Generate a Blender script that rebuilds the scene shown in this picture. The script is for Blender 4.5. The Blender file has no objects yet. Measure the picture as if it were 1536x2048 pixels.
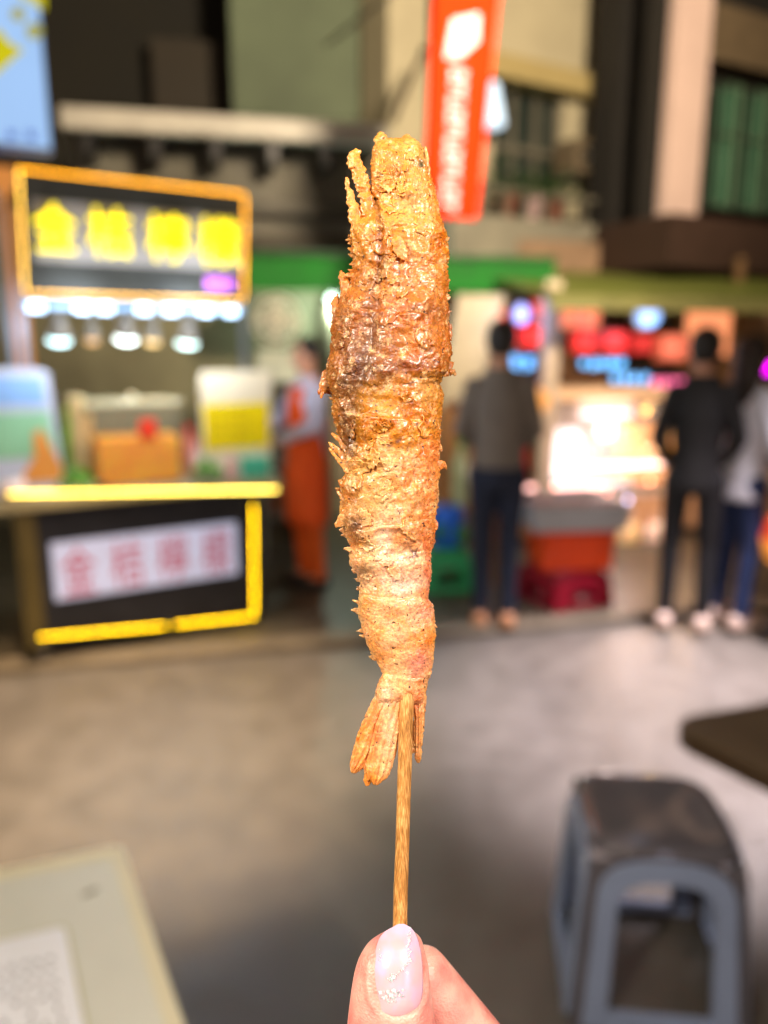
import bpy, bmesh, math, random
from mathutils import Vector, Matrix, noise

R = math.radians
rnd = random.Random(7)
scene = bpy.context.scene
COL = bpy.context.collection

# ------------------------------------------------------------------ camera
FPX = 1538.0            # focal length in photograph pixels (1536 x 2048)
PITCH = R(12.0)
CAMZ = 1.6
HOLD = 0.2              # the skewer is held 20 cm from the lens
cam_d = bpy.data.cameras.new('camera')
cam_d.sensor_fit = 'VERTICAL'
cam_d.sensor_height = 36.0
cam_d.lens = 36.0 * FPX / 2048.0
cam_d.clip_start = 0.01
cam_d.clip_end = 300
cam_d.dof.use_dof = True
cam_d.dof.focus_distance = 0.1935
cam_d.dof.aperture_fstop = cam_d.lens / 4.6
cam = bpy.data.objects.new('camera', cam_d)
cam.location = (0, 0, CAMZ)
cam.rotation_euler = (R(90) - PITCH, 0, 0)
COL.objects.link(cam)
scene.camera = cam

# ------------------------------------------------------------------ night sky
w = bpy.data.worlds.new('World')
scene.world = w
w.use_nodes = True
nt = w.node_tree
nt.nodes.clear()
sky = nt.nodes.new('ShaderNodeTexSky')
sky.sky_type = 'NISHITA'
sky.sun_disc = False
sky.sun_elevation = R(1.0)
sky.sun_rotation = R(200)
bg = nt.nodes.new('ShaderNodeBackground')
bg.inputs[1].default_value = 0.095
wo = nt.nodes.new('ShaderNodeOutputWorld')
mixw = nt.nodes.new('ShaderNodeMix'); mixw.data_type = 'RGBA'
mixw.inputs[0].default_value = 0.75
mixw.inputs[7].default_value = (1.5, 1.05, 0.6, 1)      # town glow on low cloud
nt.links.new(sky.outputs[0], mixw.inputs[6])
nt.links.new(mixw.outputs[2], bg.inputs[0])
nt.links.new(bg.outputs[0], wo.inputs[0])

scene.view_settings.view_transform = 'Standard'
scene.view_settings.look = 'None'
scene.view_settings.exposure = 0.0
scene.view_settings.gamma = 1.0
scene.view_settings.use_curve_mapping = False
scene.render.engine = 'CYCLES'
cy = scene.cycles
cy.use_denoising = True
cy.denoiser = 'OPENIMAGEDENOISE'
cy.sample_clamp_indirect = 6.0
cy.use_adaptive_sampling = False
cy.max_bounces = 6
cy.diffuse_bounces = 3
cy.glossy_bounces = 3
cy.transmission_bounces = 5
cy.caustics_reflective = False
cy.caustics_refractive = False
cy.filter_width = 1.3

# ------------------------------------------------------------------ projection helpers
CAM = Vector((0, 0, CAMZ))
cP, sP = math.cos(PITCH), math.sin(PITCH)

def ray(px, py):
    a, b = (px - 768) / FPX, (1024 - py) / FPX
    return Vector((a, cP + b * sP, -sP + b * cP))

def G(px, py, z=0.0):
    d = ray(px, py)
    return CAM + d * ((z - CAMZ) / d.z)

class Fr:
    """a vertical plane in the street: origin on the ground, u along it, d behind it, z up"""
    def __init__(s, px, Y, ang):
        dep = Y * cP + CAMZ * sP
        s.ox, s.oy, s.a = (px - 768) / FPX * dep, Y, R(ang)
        s.M = Matrix.Translation((s.ox, s.oy, 0)) @ Matrix.Rotation(s.a, 4, 'Z')
    def hit(s, px, py, d=0.0):
        r = ray(px, py)
        n = Vector((-math.sin(s.a), math.cos(s.a), 0))
        o = Vector((s.ox, s.oy, 0))
        t = (d - (CAM - o).dot(n)) / r.dot(n)
        p = CAM + r * t - o
        return p.x * math.cos(s.a) + p.y * math.sin(s.a), p.z
    def rect(s, x0, y0, x1, y1, d=0.0):
        xm, ym = (x0 + x1) / 2, (y0 + y1) / 2
        return (s.hit(x0, ym, d)[0], s.hit(x1, ym, d)[0], s.hit(xm, y1, d)[1], s.hit(xm, y0, d)[1])
WORLD = Fr(768, 1, 0); WORLD.M = Matrix.Identity(4)

# ------------------------------------------------------------------ colour and material helpers
def lin(c):
    out = []
    for v in c[:3]:
        v = v / 255.0
        out.append(v / 12.92 if v <= 0.04045 else ((v + 0.055) / 1.055) ** 2.4)
    return tuple(out)

MATS = {}
def mat(name, rgb, rough=0.6, var=0.25, scale=8.0, bump=0.15, bscale=None, metal=0.0, coat=0.0, trans=0.0, sss=0.0, alt=None, spec=0.5, ior=1.45):
    """procedural: base colour broken up by two noises, a little relief; rgb in sRGB 0-255"""
    if name in MATS: return MATS[name]
    m = bpy.data.materials.new(name); m.use_nodes = True
    n, l = m.node_tree.nodes, m.node_tree.links
    b = n['Principled BSDF']
    c = lin(rgb)
    tc = n.new('ShaderNodeTexCoord')
    nz = n.new('ShaderNodeTexNoise'); nz.inputs['Scale'].default_value = scale; nz.inputs['Detail'].default_value = 6; nz.inputs['Roughness'].default_value = 0.65
    l.new(tc.outputs['Object'], nz.inputs['Vector'])
    ramp = n.new('ShaderNodeMapRange'); ramp.inputs[1].default_value = 0.3; ramp.inputs[2].default_value = 0.7
    l.new(nz.outputs[0], ramp.inputs[0])
    mx = n.new('ShaderNodeMix'); mx.data_type = 'RGBA'
    lo = [v * (1 - var) for v in c]
    hi = lin(alt) if alt else [min(1, v * (1 + var)) for v in c]
    mx.inputs[6].default_value = (*lo, 1); mx.inputs[7].default_value = (*hi, 1)
    l.new(ramp.outputs[0], mx.inputs[0]); l.new(mx.outputs[2], b.inputs['Base Color'])
    rr = n.new('ShaderNodeMapRange'); rr.inputs[3].default_value = max(0.02, rough - 0.1); rr.inputs[4].default_value = min(1, rough + 0.1)
    l.new(nz.outputs[0], rr.inputs[0]); l.new(rr.outputs[0], b.inputs['Roughness'])
    if bump:
        n2 = n.new('ShaderNodeTexNoise'); n2.inputs['Scale'].default_value = bscale or scale * 9; n2.inputs['Detail'].default_value = 4
        l.new(tc.outputs['Object'], n2.inputs['Vector'])
        bp = n.new('ShaderNodeBump'); bp.inputs['Strength'].default_value = bump; bp.inputs['Distance'].default_value = 0.01
        l.new(n2.outputs[0], bp.inputs['Height']); l.new(bp.outputs[0], b.inputs['Normal'])
    b.inputs['Metallic'].default_value = metal
    b.inputs['Coat Weight'].default_value = coat
    b.inputs['Transmission Weight'].default_value = trans
    b.inputs['Specular IOR Level'].default_value = spec
    b.inputs['IOR'].default_value = ior
    if sss:
        b.inputs['Subsurface Weight'].default_value = sss
        b.inputs['Subsurface Radius'].default_value = (1.0, 0.35, 0.2)
        b.inputs['Subsurface Scale'].default_value = 0.004
    MATS[name] = m
    return m

def glow(name, rgb, e, var=0.0, scale=20.0, rough=0.4, base=0.4):
    """something that gives off light"""
    if name in MATS: return MATS[name]
    m = bpy.data.materials.new(name); m.use_nodes = True
    n, l = m.node_tree.nodes, m.node_tree.links
    b = n['Principled BSDF']
    c = lin(rgb)
    b.inputs['Base Color'].default_value = (*[base * v for v in c], 1)
    b.inputs['Roughness'].default_value = rough
    b.inputs['Emission Color'].default_value = (*c, 1)
    b.inputs['Emission Strength'].default_value = e
    if var:
        tc = n.new('ShaderNodeTexCoord')
        nz = n.new('ShaderNodeTexNoise'); nz.inputs['Scale'].default_value = scale
        l.new(tc.outputs['Object'], nz.inputs['Vector'])
        rr = n.new('ShaderNodeMapRange'); rr.inputs[1].default_value = 0.3; rr.inputs[2].default_value = 0.7
        rr.inputs[3].default_value = e * (1 - var); rr.inputs[4].default_value = e * (1 + var)
        l.new(nz.outputs[0], rr.inputs[0]); l.new(rr.outputs[0], b.inputs['Emission Strength'])
    MATS[name] = m
    return m

def clear(name, rgb, op=0.12, rough=0.05):
    """thin clear plastic or glass: mostly lets the view through, mirrors a little"""
    if name in MATS: return MATS[name]
    m = bpy.data.materials.new(name); m.use_nodes = True
    n, l = m.node_tree.nodes, m.node_tree.links
    out = n['Material Output']; b = n['Principled BSDF']
    b.inputs['Base Color'].default_value = (*lin(rgb), 1); b.inputs['Roughness'].default_value = rough
    t = n.new('ShaderNodeBsdfTransparent'); mx = n.new('ShaderNodeMixShader'); mx.inputs[0].default_value = op
    nz = n.new('ShaderNodeTexNoise'); nz.inputs['Scale'].default_value = 6
    mr = n.new('ShaderNodeMapRange'); mr.inputs[3].default_value = op * .7; mr.inputs[4].default_value = op * 1.3
    l.new(nz.outputs[0], mr.inputs[0]); l.new(mr.outputs[0], mx.inputs[0])
    l.new(t.outputs[0], mx.inputs[1]); l.new(b.outputs[0], mx.inputs[2]); l.new(mx.outputs[0], out.inputs[0])
    MATS[name] = m
    return m

# ------------------------------------------------------------------ mesh builder
class MB:
    def __init__(s): s.v, s.f = [], []
    def add(s, vs, fs):
        k = len(s.v); s.v += [tuple(p) for p in vs]; s.f += [tuple(k + i for i in f) for f in fs]; return s
    def box(s, x0, x1, y0, y1, z0, z1, M=None):
        vs = [Vector((x, y, z)) for z in (z0, z1) for y in (y0, y1) for x in (x0, x1)]
        if M: vs = [M @ v for v in vs]
        return s.add(vs, [(0, 2, 3, 1), (4, 5, 7, 6), (0, 1, 5, 4), (2, 6, 7, 3), (0, 4, 6, 2), (1, 3, 7, 5)])
    def prism(s, poly, y0, y1, M=None):
        """poly in (x, z), extruded along y"""
        n = len(poly)
        vs = [Vector((x, y0, z)) for x, z in poly] + [Vector((x, y1, z)) for x, z in poly]
        if M: vs = [M @ v for v in vs]
        return s.add(vs, [tuple(range(n)), tuple(range(2 * n - 1, n - 1, -1))] + [(i, i + n, (i + 1) % n + n, (i + 1) % n) for i in range(n)])
    def slab(s, poly, z0, z1):
        n = len(poly)
        vs = [Vector((x, y, z0)) for x, y in poly] + [Vector((x, y, z1)) for x, y in poly]
        return s.add(vs, [tuple(range(n - 1, -1, -1)), tuple(range(n, 2 * n))] + [(i, (i + 1) % n, (i + 1) % n + n, i + n) for i in range(n)])
    def ringprism(s, outer, inner, y0, y1, M=None):
        n = len(outer)
        vs = [Vector((x, y, z)) for L, y in ((outer, y0), (inner, y0), (outer, y1), (inner, y1)) for x, z in L]
        if M: vs = [M @ v for v in vs]
        fs = []
        for i in range(n):
            j = (i + 1) % n
            fs += [(i, j, n + j, n + i), (2 * n + i, 3 * n + i, 3 * n + j, 2 * n + j), (i, 2 * n + i, 2 * n + j, j), (n + i, n + j, 3 * n + j, 3 * n + i)]
        return s.add(vs, fs)
    def tube(s, pts, rad, n=10, caps=True):
        pts = [Vector(p) for p in pts]
        rads = rad if isinstance(rad, (list, tuple)) else [rad] * len(pts)
        vs, fs = [], []
        up = None
        for i, p in enumerate(pts):
            t = (pts[min(i + 1, len(pts) - 1)] - pts[max(i - 1, 0)]).normalized()
            if up is None: up = t.orthogonal().normalized()
            up = (up - t * up.dot(t)).normalized()
            bi = t.cross(up)
            for k in range(n):
                a = 2 * math.pi * k / n
                vs.append(p + (up * math.cos(a) + bi * math.sin(a)) * rads[i])
        for i in range(len(pts) - 1):
            for k in range(n):
                fs.append((i * n + k, i * n + (k + 1) % n, (i + 1) * n + (k + 1) % n, (i + 1) * n + k))
        if caps:
            fs.append(tuple(range(n - 1, -1, -1))); m = (len(pts) - 1) * n; fs.append(tuple(range(m, m + n)))
        return s.add(vs, fs)
    def lathe(s, c, prof, n=20, M=None, sx=1.0, sy=1.0):
        """prof = [(r, z)...] about the vertical through c"""
        vs, fs = [], []
        for r, z in prof:
            for k in range(n):
                a = 2 * math.pi * k / n
                vs.append(Vector((r * sx * math.cos(a), r * sy * math.sin(a), z)))
        if M: vs = [M @ v for v in vs]
        vs = [v + Vector(c) for v in vs]
        for i in range(len(prof) - 1):
            for k in range(n):
                fs.append((i * n + k, i * n + (k + 1) % n, (i + 1) * n + (k + 1) % n, (i + 1) * n + k))
        fs.append(tuple(range(n - 1, -1, -1))); m = (len(prof) - 1) * n; fs.append(tuple(range(m, m + n)))
        return s.add(vs, fs)
    def ball(s, c, r, n=12, sx=1, sy=1, sz=1, M=None):
        prof = [(max(1e-4, r * math.sin(math.pi * i / n)), -r * sz * math.cos(math.pi * i / n)) for i in range(n + 1)]
        return s.lathe(c, prof, n=max(8, n), sx=sx, sy=sy, M=M)
    def limb(s, p0, p1, r0, r1, n=14, flat=1.0, fdir=None):
        """tapered capsule"""
        p0, p1 = Vector(p0), Vector(p1)
        t = (p1 - p0); L = t.length; t.normalize()
        up = (Vector(fdir) - t * Vector(fdir).dot(t)).normalized() if fdir is not None else t.orthogonal().normalized()
        bi = t.cross(up)
        rings = []
        for i in range(5): a = math.pi / 2 * i / 4; rings.append((-r0 * math.cos(a), max(1e-4, r0 * math.sin(a))))
        rings.append((L / 2, (r0 + r1) / 2))
        for i in range(5): a = math.pi / 2 * i / 4; rings.append((L + r1 * math.sin(a), max(1e-4, r1 * math.cos(a))))
        vs, fs = [], []
        for z, r in rings:
            for k in range(n):
                a = 2 * math.pi * k / n
                vs.append(p0 + t * z + (up * math.cos(a) * flat + bi * math.sin(a)) * r)
        m = len(rings)
        for i in range(m - 1):
            for k in range(n):
                fs.append((i * n + k, i * n + (k + 1) % n, (i + 1) * n + (k + 1) % n, (i + 1) * n + k))
        fs.append(tuple(range(n - 1, -1, -1))); fs.append(tuple(range((m - 1) * n, m * n)))
        return s.add(vs, fs)
    def rings(s, rows, n=20):
        """rows = [(cx, cy, z, rx, ry)] horizontal ellipses joined upward"""
        vs, fs = [], []
        for cx, cy, z, rx, ry in rows:
            for k in range(n):
                a = 2 * math.pi * k / n
                vs.append((cx + rx * math.cos(a), cy + ry * math.sin(a), z))
        m = len(rows)
        for i in range(m - 1):
            for k in range(n):
                fs.append((i * n + k, i * n + (k + 1) % n, (i + 1) * n + (k + 1) % n, (i + 1) * n + k))
        fs.append(tuple(range(n - 1, -1, -1))); fs.append(tuple(range((m - 1) * n, m * n)))
        return s.add(vs, fs)

def tag(o, label=None, cat=None, group=None, kind=None):
    if label: o['label'] = label
    if cat: o['category'] = cat
    if group: o['group'] = group
    if kind: o['kind'] = kind
    return o

def empty(name, M, base=(0, 0, 0)):
    o = bpy.data.objects.new(name, None)
    o.empty_display_size = 0.05
    COL.objects.link(o)
    o.matrix_world = M @ Matrix.Translation(base)
    o['_base'] = tuple(base)
    return o

def build(name, mb, m, parent=None, base=None, M=None, smooth=False, bevel=0.0, kind=None, vox=0.0, label=None):
    """link mb as ONE mesh; its coordinates are in the frame; parent gives the base to subtract"""
    if base is None:
        base = (0, 0, 0); q = parent
        while q is not None:
            if '_base' in q: base = tuple(q['_base']); break
            q = q.parent
    me = bpy.data.meshes.new(name)
    bx, by, bz = base
    me.from_pydata([(x - bx, y - by, z - bz) for x, y, z in mb.v], [], mb.f)
    bm = bmesh.new(); bm.from_mesh(me); bmesh.ops.recalc_face_normals(bm, faces=bm.faces); bm.to_mesh(me); bm.free()
    me.materials.append(m)
    o = bpy.data.objects.new(name, me)
    COL.objects.link(o)
    if parent is not None: o.parent = parent
    elif M is not None: o.matrix_world = M @ Matrix.Translation(base)
    if smooth or vox:
        for p in me.polygons: p.use_smooth = True
    if bevel:
        bv = o.modifiers.new('bevel', 'BEVEL'); bv.width = bevel; bv.segments = 2; bv.limit_method = 'ANGLE'
    if vox:
        rm = o.modifiers.new('remesh', 'REMESH'); rm.mode = 'VOXEL'; rm.voxel_size = vox; rm.use_smooth_shade = True
        sm = o.modifiers.new('smooth', 'SMOOTH'); sm.factor = 0.5; sm.iterations = 4
    if kind: o['kind'] = kind
    if label: o['label'] = label
    return o

def copy_tree(o, parent=None):
    c = o.copy(); COL.objects.link(c); c.parent = parent
    for ch in list(o.children): copy_tree(ch, c)
    return c

def frect(mb, fr, x0, y0, x1, y1, d0, d1):
    """box in frame coordinates whose front face (depth d0) fills the photograph rectangle"""
    u0, u1, z0, z1 = fr.rect(x0, y0, x1, y1, d0)
    mb.box(u0, u1, d0, d1, z0, z1)
    return u0, u1, z0, z1

def fbar(mb, fr, xa, ya, xb, yb, d, r, n=8):
    ua, za = fr.hit(xa, ya, d); ub, zb = fr.hit(xb, yb, d)
    mb.tube([(ua, d, za), (ub, d, zb)], r, n)

def lamp_light(parent, loc, power, rgb, radius=0.03, spot=None, aim=None, blend=0.5):
    d = bpy.data.lights.new('light', 'SPOT' if spot else 'POINT')
    d.energy = power; d.color = lin(rgb); d.shadow_soft_size = radius
    if spot: d.spot_size = R(spot); d.spot_blend = blend
    o = bpy.data.objects.new('light', d); COL.objects.link(o)
    o.parent = parent
    o.location = loc
    if aim is not None:
        o.rotation_euler = (Vector(aim) - Vector(loc)).to_track_quat('-Z', 'Y').to_euler()
    return o

def glyph_mesh(ch, w_, h_, depth, M, spacing=1.0):
    """a written character as a mesh, w_ x h_ metres, standing in the x-z plane of M"""
    c = bpy.data.curves.new('t', 'FONT'); c.body = ch; c.resolution_u = 2
    o = bpy.data.objects.new('t', c)
    me = bpy.data.meshes.new_from_object(o)
    bpy.data.objects.remove(o); bpy.data.curves.remove(c)
    xs = [v.co.x for v in me.vertices]; ys = [v.co.y for v in me.vertices]
    x0, x1, y0, y1 = min(xs), max(xs), min(ys), max(ys)
    bm = bmesh.new(); bm.from_mesh(me)
    bmesh.ops.remove_doubles(bm, verts=bm.verts, dist=1e-5)
    for v in bm.verts:
        v.co = Vector(((v.co.x - x0) / (x1 - x0) * w_, 0, (v.co.y - y0) / (y1 - y0) * h_))
    ext = bmesh.ops.extrude_face_region(bm, geom=list(bm.faces))
    for g in ext['geom']:
        if isinstance(g, bmesh.types.BMVert): g.co.y -= depth
    bmesh.ops.recalc_face_normals(bm, faces=bm.faces)
    for v in bm.verts: v.co = M @ v.co
    bm.to_mesh(me); bm.free()
    return me

def link_mesh(name, me, m, parent, kind=None):
    me.materials.clear(); me.materials.append(m)
    o = bpy.data.objects.new(name, me); COL.objects.link(o); o.parent = parent
    if kind: o['kind'] = kind
    return o

def marks(mb, u, z, s, d, seed, th=0.12, dd=0.003):
    """a cluster of strokes the size of one written character (writing too blurred to read)"""
    r = random.Random(seed)
    for k in range(r.choice((2, 3, 3))):
        zz = z + s * (0.15 + 0.7 * (k + r.random() * 0.3) / 3)
        mb.box(u + s * r.uniform(0.05, 0.2), u + s * r.uniform(0.75, 0.95), d - dd, d, zz, zz + s * th)
    for k in range(r.choice((1, 2, 2))):
        uu = u + s * (0.2 + 0.5 * k + r.uniform(-0.08, 0.12))
        mb.box(uu, uu + s * th, d - dd * 1.6, d - dd * 0.5, z + s * r.uniform(0, 0.2), z + s * r.uniform(0.8, 1.0))

# ================================================================== THE SETTING
def ground_material():
    m = bpy.data.materials.new('asphalt'); m.use_nodes = True
    n, l = m.node_tree.nodes, m.node_tree.links
    b = n['Principled BSDF']
    tc = n.new('ShaderNodeTexCoord')
    big = n.new('ShaderNodeTexNoise'); big.inputs['Scale'].default_value = 0.9; big.inputs['Detail'].default_value = 5
    fine = n.new('ShaderNodeTexNoise'); fine.inputs['Scale'].default_value = 60; fine.inputs['Detail'].default_value = 3
    mid = n.new('ShaderNodeTexNoise'); mid.inputs['Scale'].default_value = 7; mid.inputs['Detail'].default_value = 5
    for q in (big, fine, mid): l.new(tc.outputs['Object'], q.inputs['Vector'])
    mx = n.new('ShaderNodeMix'); mx.data_type = 'RGBA'
    mx.inputs[6].default_value = (*lin((92, 87, 80)), 1); mx.inputs[7].default_value = (*lin((108, 102, 95)), 1)
    mr = n.new('ShaderNodeMapRange'); mr.inputs[1].default_value = 0.35; mr.inputs[2].default_value = 0.65
    l.new(big.outputs[0], mr.inputs[0]); l.new(mr.outputs[0], mx.inputs[0])
    m2 = n.new('ShaderNodeMix'); m2.data_type = 'RGBA'; m2.blend_type = 'MULTIPLY'; m2.inputs[0].default_value = 0.6
    cr = n.new('ShaderNodeMapRange'); cr.inputs[1].default_value = 0.3; cr.inputs[2].default_value = 0.7; cr.inputs[3].default_value = 0.68; cr.inputs[4].default_value = 1.15
    l.new(mid.outputs[0], cr.inputs[0]); l.new(mx.outputs[2], m2.inputs[6]); l.new(cr.outputs[0], m2.inputs[7])
    l.new(m2.outputs[2], b.inputs['Base Color'])
    rr = n.new('ShaderNodeMapRange'); rr.inputs[1].default_value = 0.3; rr.inputs[2].default_value = 0.7; rr.inputs[3].default_value = 0.28; rr.inputs[4].default_value = 0.46
    l.new(mid.outputs[0], rr.inputs[0]); l.new(rr.outputs[0], b.inputs['Roughness'])
    bp = n.new('ShaderNodeBump'); bp.inputs['Strength'].default_value = 0.5; bp.inputs['Distance'].default_value = 0.012
    l.new(fine.outputs[0], bp.inputs['Height']); l.new(bp.outputs[0], b.inputs['Normal'])
    return m

q = MB(); q.slab([(-60, -20), (60, -20), (60, 120), (-60, 120)], -0.1, 0.0)
street = build('street', q, ground_material(), kind='structure')

# pavement beyond the kerb line
ka, kb = G(440, 1316), G(1090, 1262)
kd = (kb - ka).normalized(); kn = Vector((-kd.y, kd.x, 0))
k0 = ka - kd * 8; k1 = kb + kd * 20
q = MB(); q.slab([(k0.x, k0.y), (k1.x, k1.y), (k1.x + kn.x * .12, k1.y + kn.y * .12), (k0.x + kn.x * .12, k0.y + kn.y * .12)], 0.0, 0.05)
build('kerb', q, mat('kerb_concrete', (112, 102, 86), 0.6, 0.3, 6, 0.3), kind='structure', bevel=0.01)
q = MB()
s0, s1 = k0 + kn * .121, k1 + kn * .121
q.slab([(s0.x, s0.y), (s1.x, s1.y), (s1.x + kn.x * 14, s1.y + kn.y * 14), (s0.x + kn.x * 14, s0.y + kn.y * 14)], 0.0, 0.045)
build('pavement', q, mat('dark_paving', (72, 66, 54), 0.45, 0.35, 3, 0.25), kind='structure')

# ------------------------------------------------------------------ buildings behind
FL = Fr(100, 6.5, 12)        # low building with the long canopy
FC = Fr(775, 7.5, 30)        # cream building
FD = Fr(1345, 7.5, 28)       # building with the pale column
cream = mat('cream_plaster', (164, 155, 128), 0.85, 0.12, 1.5, 0.3, 30)
olive = mat('olive_plaster', (112, 108, 84), 0.85, 0.25, 2.0, 0.3, 30)
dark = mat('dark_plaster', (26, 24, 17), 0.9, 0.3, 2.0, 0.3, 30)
greyc = mat('grey_concrete', (120, 116, 102), 0.8, 0.25, 2.5, 0.3, 40)
steel = mat('dull_steel', (150, 148, 140), 0.35, 0.15, 10, 0.1, metal=0.8)
black = mat('black_paint', (22, 20, 20), 0.45, 0.3, 10, 0.1)
glass = mat('dark_glass', (38, 46, 42), 0.12, 0.2, 3, 0.0)
green_glass = mat('green_glass', (52, 92, 72), 0.2, 0.25, 3, 0.0)
frame_m = mat('window_frame_metal', (92, 88, 76), 0.5, 0.2, 10, 0.1)

t = tag(empty('cream_building', FC.M), 'cream plastered building with a dark upper window, seen behind the red banner', 'building')
q = MB(); wu0, wu1, wz0, wz1 = FC.rect(985, 150, 1125, 440, 0.0)
uR = FC.hit(1296, 400)[0]
zt = 8.0
q.box(0, wu0, 0, .5, 2.0, zt); q.box(wu1, uR, 0, .5, 2.0, zt); q.box(wu0, wu1, 0, .5, 2.0, wz0); q.box(wu0, wu1, 0, .5, wz1, zt)
build('wall', q, cream, t)
q = MB(); q.box(-0.6, uR, 0.0, .5, 0, 1.99); build('ground_floor_wall', q, mat('shop_wall', (122, 114, 92), 0.8, 0.3, 2, 0.2), t)
wz = wz1
q = MB(); q.ringprism([(wu0, wz0), (wu1, wz0), (wu1, wz), (wu0, wz)], [(wu0 + .06, wz0 + .06), (wu1 - .06, wz0 + .06), (wu1 - .06, wz - .06), (wu0 + .06, wz - .06)], 0.05, 0.14)
wf = build('window', q, frame_m, t)
q = MB()
for k in (1, 2): uu = wu0 + (wu1 - wu0) * k / 3; q.box(uu - .025, uu + .025, 0.06, 0.12, wz0 + .06, wz - .06)
build('mullion', q, frame_m, wf)
q = MB(); q.box(wu0 + .06, wu1 - .06, 0.055, 0.115, (wz0 + wz) / 2 - .03, (wz0 + wz) / 2 + .03); build('transom', q, frame_m, wf)
q = MB(); q.box(wu0 + .05, wu1 - .05, 0.13, 0.15, wz0 + .05, wz - .05); build('pane', q, glass, wf)
# string course and soffit
q = MB()
a0, a1 = FC.hit(960, 118, -0.25), FC.hit(1300, 205, -0.25)
q.box(a0[0], uR, -0.25, 0.0, a0[1] - 0.10, a0[1] + 0.10)
build('ledge', q, mat('ledge_plaster', (150, 134, 88), 0.85, 0.15, 2, 0.2), t)
q = MB(); u0, u1, z0, z1 = FC.rect(905, 440, 1262, 545, -0.55)
q.box(u0, u1, -0.55, -0.002, z0, z1)
bal = build('balcony', q, greyc, t)
q = MB()
for k in range(9):
    uu = u0 + (u1 - u0) * (k + .5) / 9; q.box(uu - .02, uu + .02, -0.5, -0.46, z1, z1 + .22)
q.box(u0, u1, -0.52, -0.44, z1 + .22, z1 + .26)
build('railing', q, frame_m, bal)
# pale drainpipe at the corner
q = MB(); q.tube([(uR - .04, -.06, 2.0), (uR - .04, -.06, zt)], 0.05, 10)
build('drainpipe', q, mat('pale_pipe', (186, 178, 150), 0.5, 0.1, 4, 0.1), t)
q = MB(); u0, u1, z0, z1 = FC.rect(905, 150, 940, 400, -0.08); q.box(u0 - .25, u0 - .2, -.08, -.03, z0, z1 + 2); build('cable', q, black, t)

# air conditioner on the cream wall
u0, u1, z0, z1 = FC.rect(1152, 280, 1226, 348, -0.35)
t = tag(empty('air_conditioner', FC.M, ((u0 + u1) / 2, -.2, z0)), 'small grey air conditioner fixed to the cream wall beside the upper window', 'air conditioner')
q = MB(); q.box(u0, u1, -.35, -.02, z0, z1); build('casing', q, mat('ac_casing', (92, 80, 62), 0.5, 0.2, 8, 0.1), t, bevel=0.01)
q = MB(); cx, cz = u0 + (u1 - u0) * .42, (z0 + z1) / 2; q.tube([(cx, -.36, cz), (cx, -.352, cz)], (z1 - z0) * .4, 24); g = build('fan_grille', q, black, t)
q = MB()
for k in range(6): a = k * math.pi / 3; q.box(-.01, .01, 0, .004, 0, (z1 - z0) * .38, Matrix.Translation((cx, -.368, cz)) @ Matrix.Rotation(a, 4, 'Y'))
build('blade', q, steel, g)
for xx in (u0 + .03, u1 - .07):
    q = MB(); q.box(xx, xx + .04, -.3, -.0, z0 - .05, z0 - .001); build('bracket', q, steel, t)

# bright lamp behind the banner, on the window sill
u0, z0 = FC.hit(985, 215, -.3)
t = tag(empty('wall_lamp', FC.M, (u0, -.3, z0)), 'cold white lamp shining in front of the upper window beside the red banner', 'lamp')
q = MB(); q.lathe((u0, -.3, z0), [(.02, .22), (.05, .2), (.12, -.14), (.11, -.16)], 16); build('lamp_shade', q, glow('cold_lamp', (215, 238, 255), 1.3), t, smooth=True)
q = MB(); q.tube([(u0, -.3, z0 + .2), (u0, -.1, z0 + .3), (u0, 0, z0 + .3)], .012); build('bracket', q, steel, t)

# potted plants on the balcony
leafm = mat('leaf', (44, 74, 28), 0.5, 0.5, 12, 0.0)
potm = mat('clay_pot', (150, 96, 78), 0.7, 0.2, 10, 0.2)
for i, (px, py, lab, pale) in enumerate([(1010, 436, 'leafy potted plant on the balcony nearest the red banner', 0), (1062, 440, 'potted plant in a pale pot in the middle of the balcony', 1), (1110, 440, 'bushy dark potted plant at the window corner of the balcony', 0)]):
    u0, z0 = FC.hit(px, py, -.35)
    t = tag(empty('potted_plant', FC.M, (u0, -.35, z0)), lab, 'plant', 'potted plants on the balcony')
    q = MB(); q.lathe((u0, -.35, z0), [(.07, 0), (.11, .16), (.12, .16), (.12, .18), (.1, .18)], 16); build('pot', q, mat('pale_pot', (200, 170, 170), 0.6) if pale else potm, t, smooth=True)
    q = MB()
    for k in range(140):
        p = Vector((rnd.gauss(0, .12), rnd.gauss(0, .09), .2 + abs(rnd.gauss(.08, .09)))) + Vector((u0, -.35, z0))
        M = Matrix.Translation(p) @ Matrix.Rotation(rnd.random() * 6, 4, 'Z') @ Matrix.Rotation(rnd.uniform(-1, 1), 4, 'X')
        q.add([M @ Vector(v) for v in ((0, 0, 0), (.02, .03, .004), (0, .08, 0), (-.02, .03, .004))], [(0, 1, 2, 3)])
    build('foliage', q, leafm, t, kind='stuff')

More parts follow.
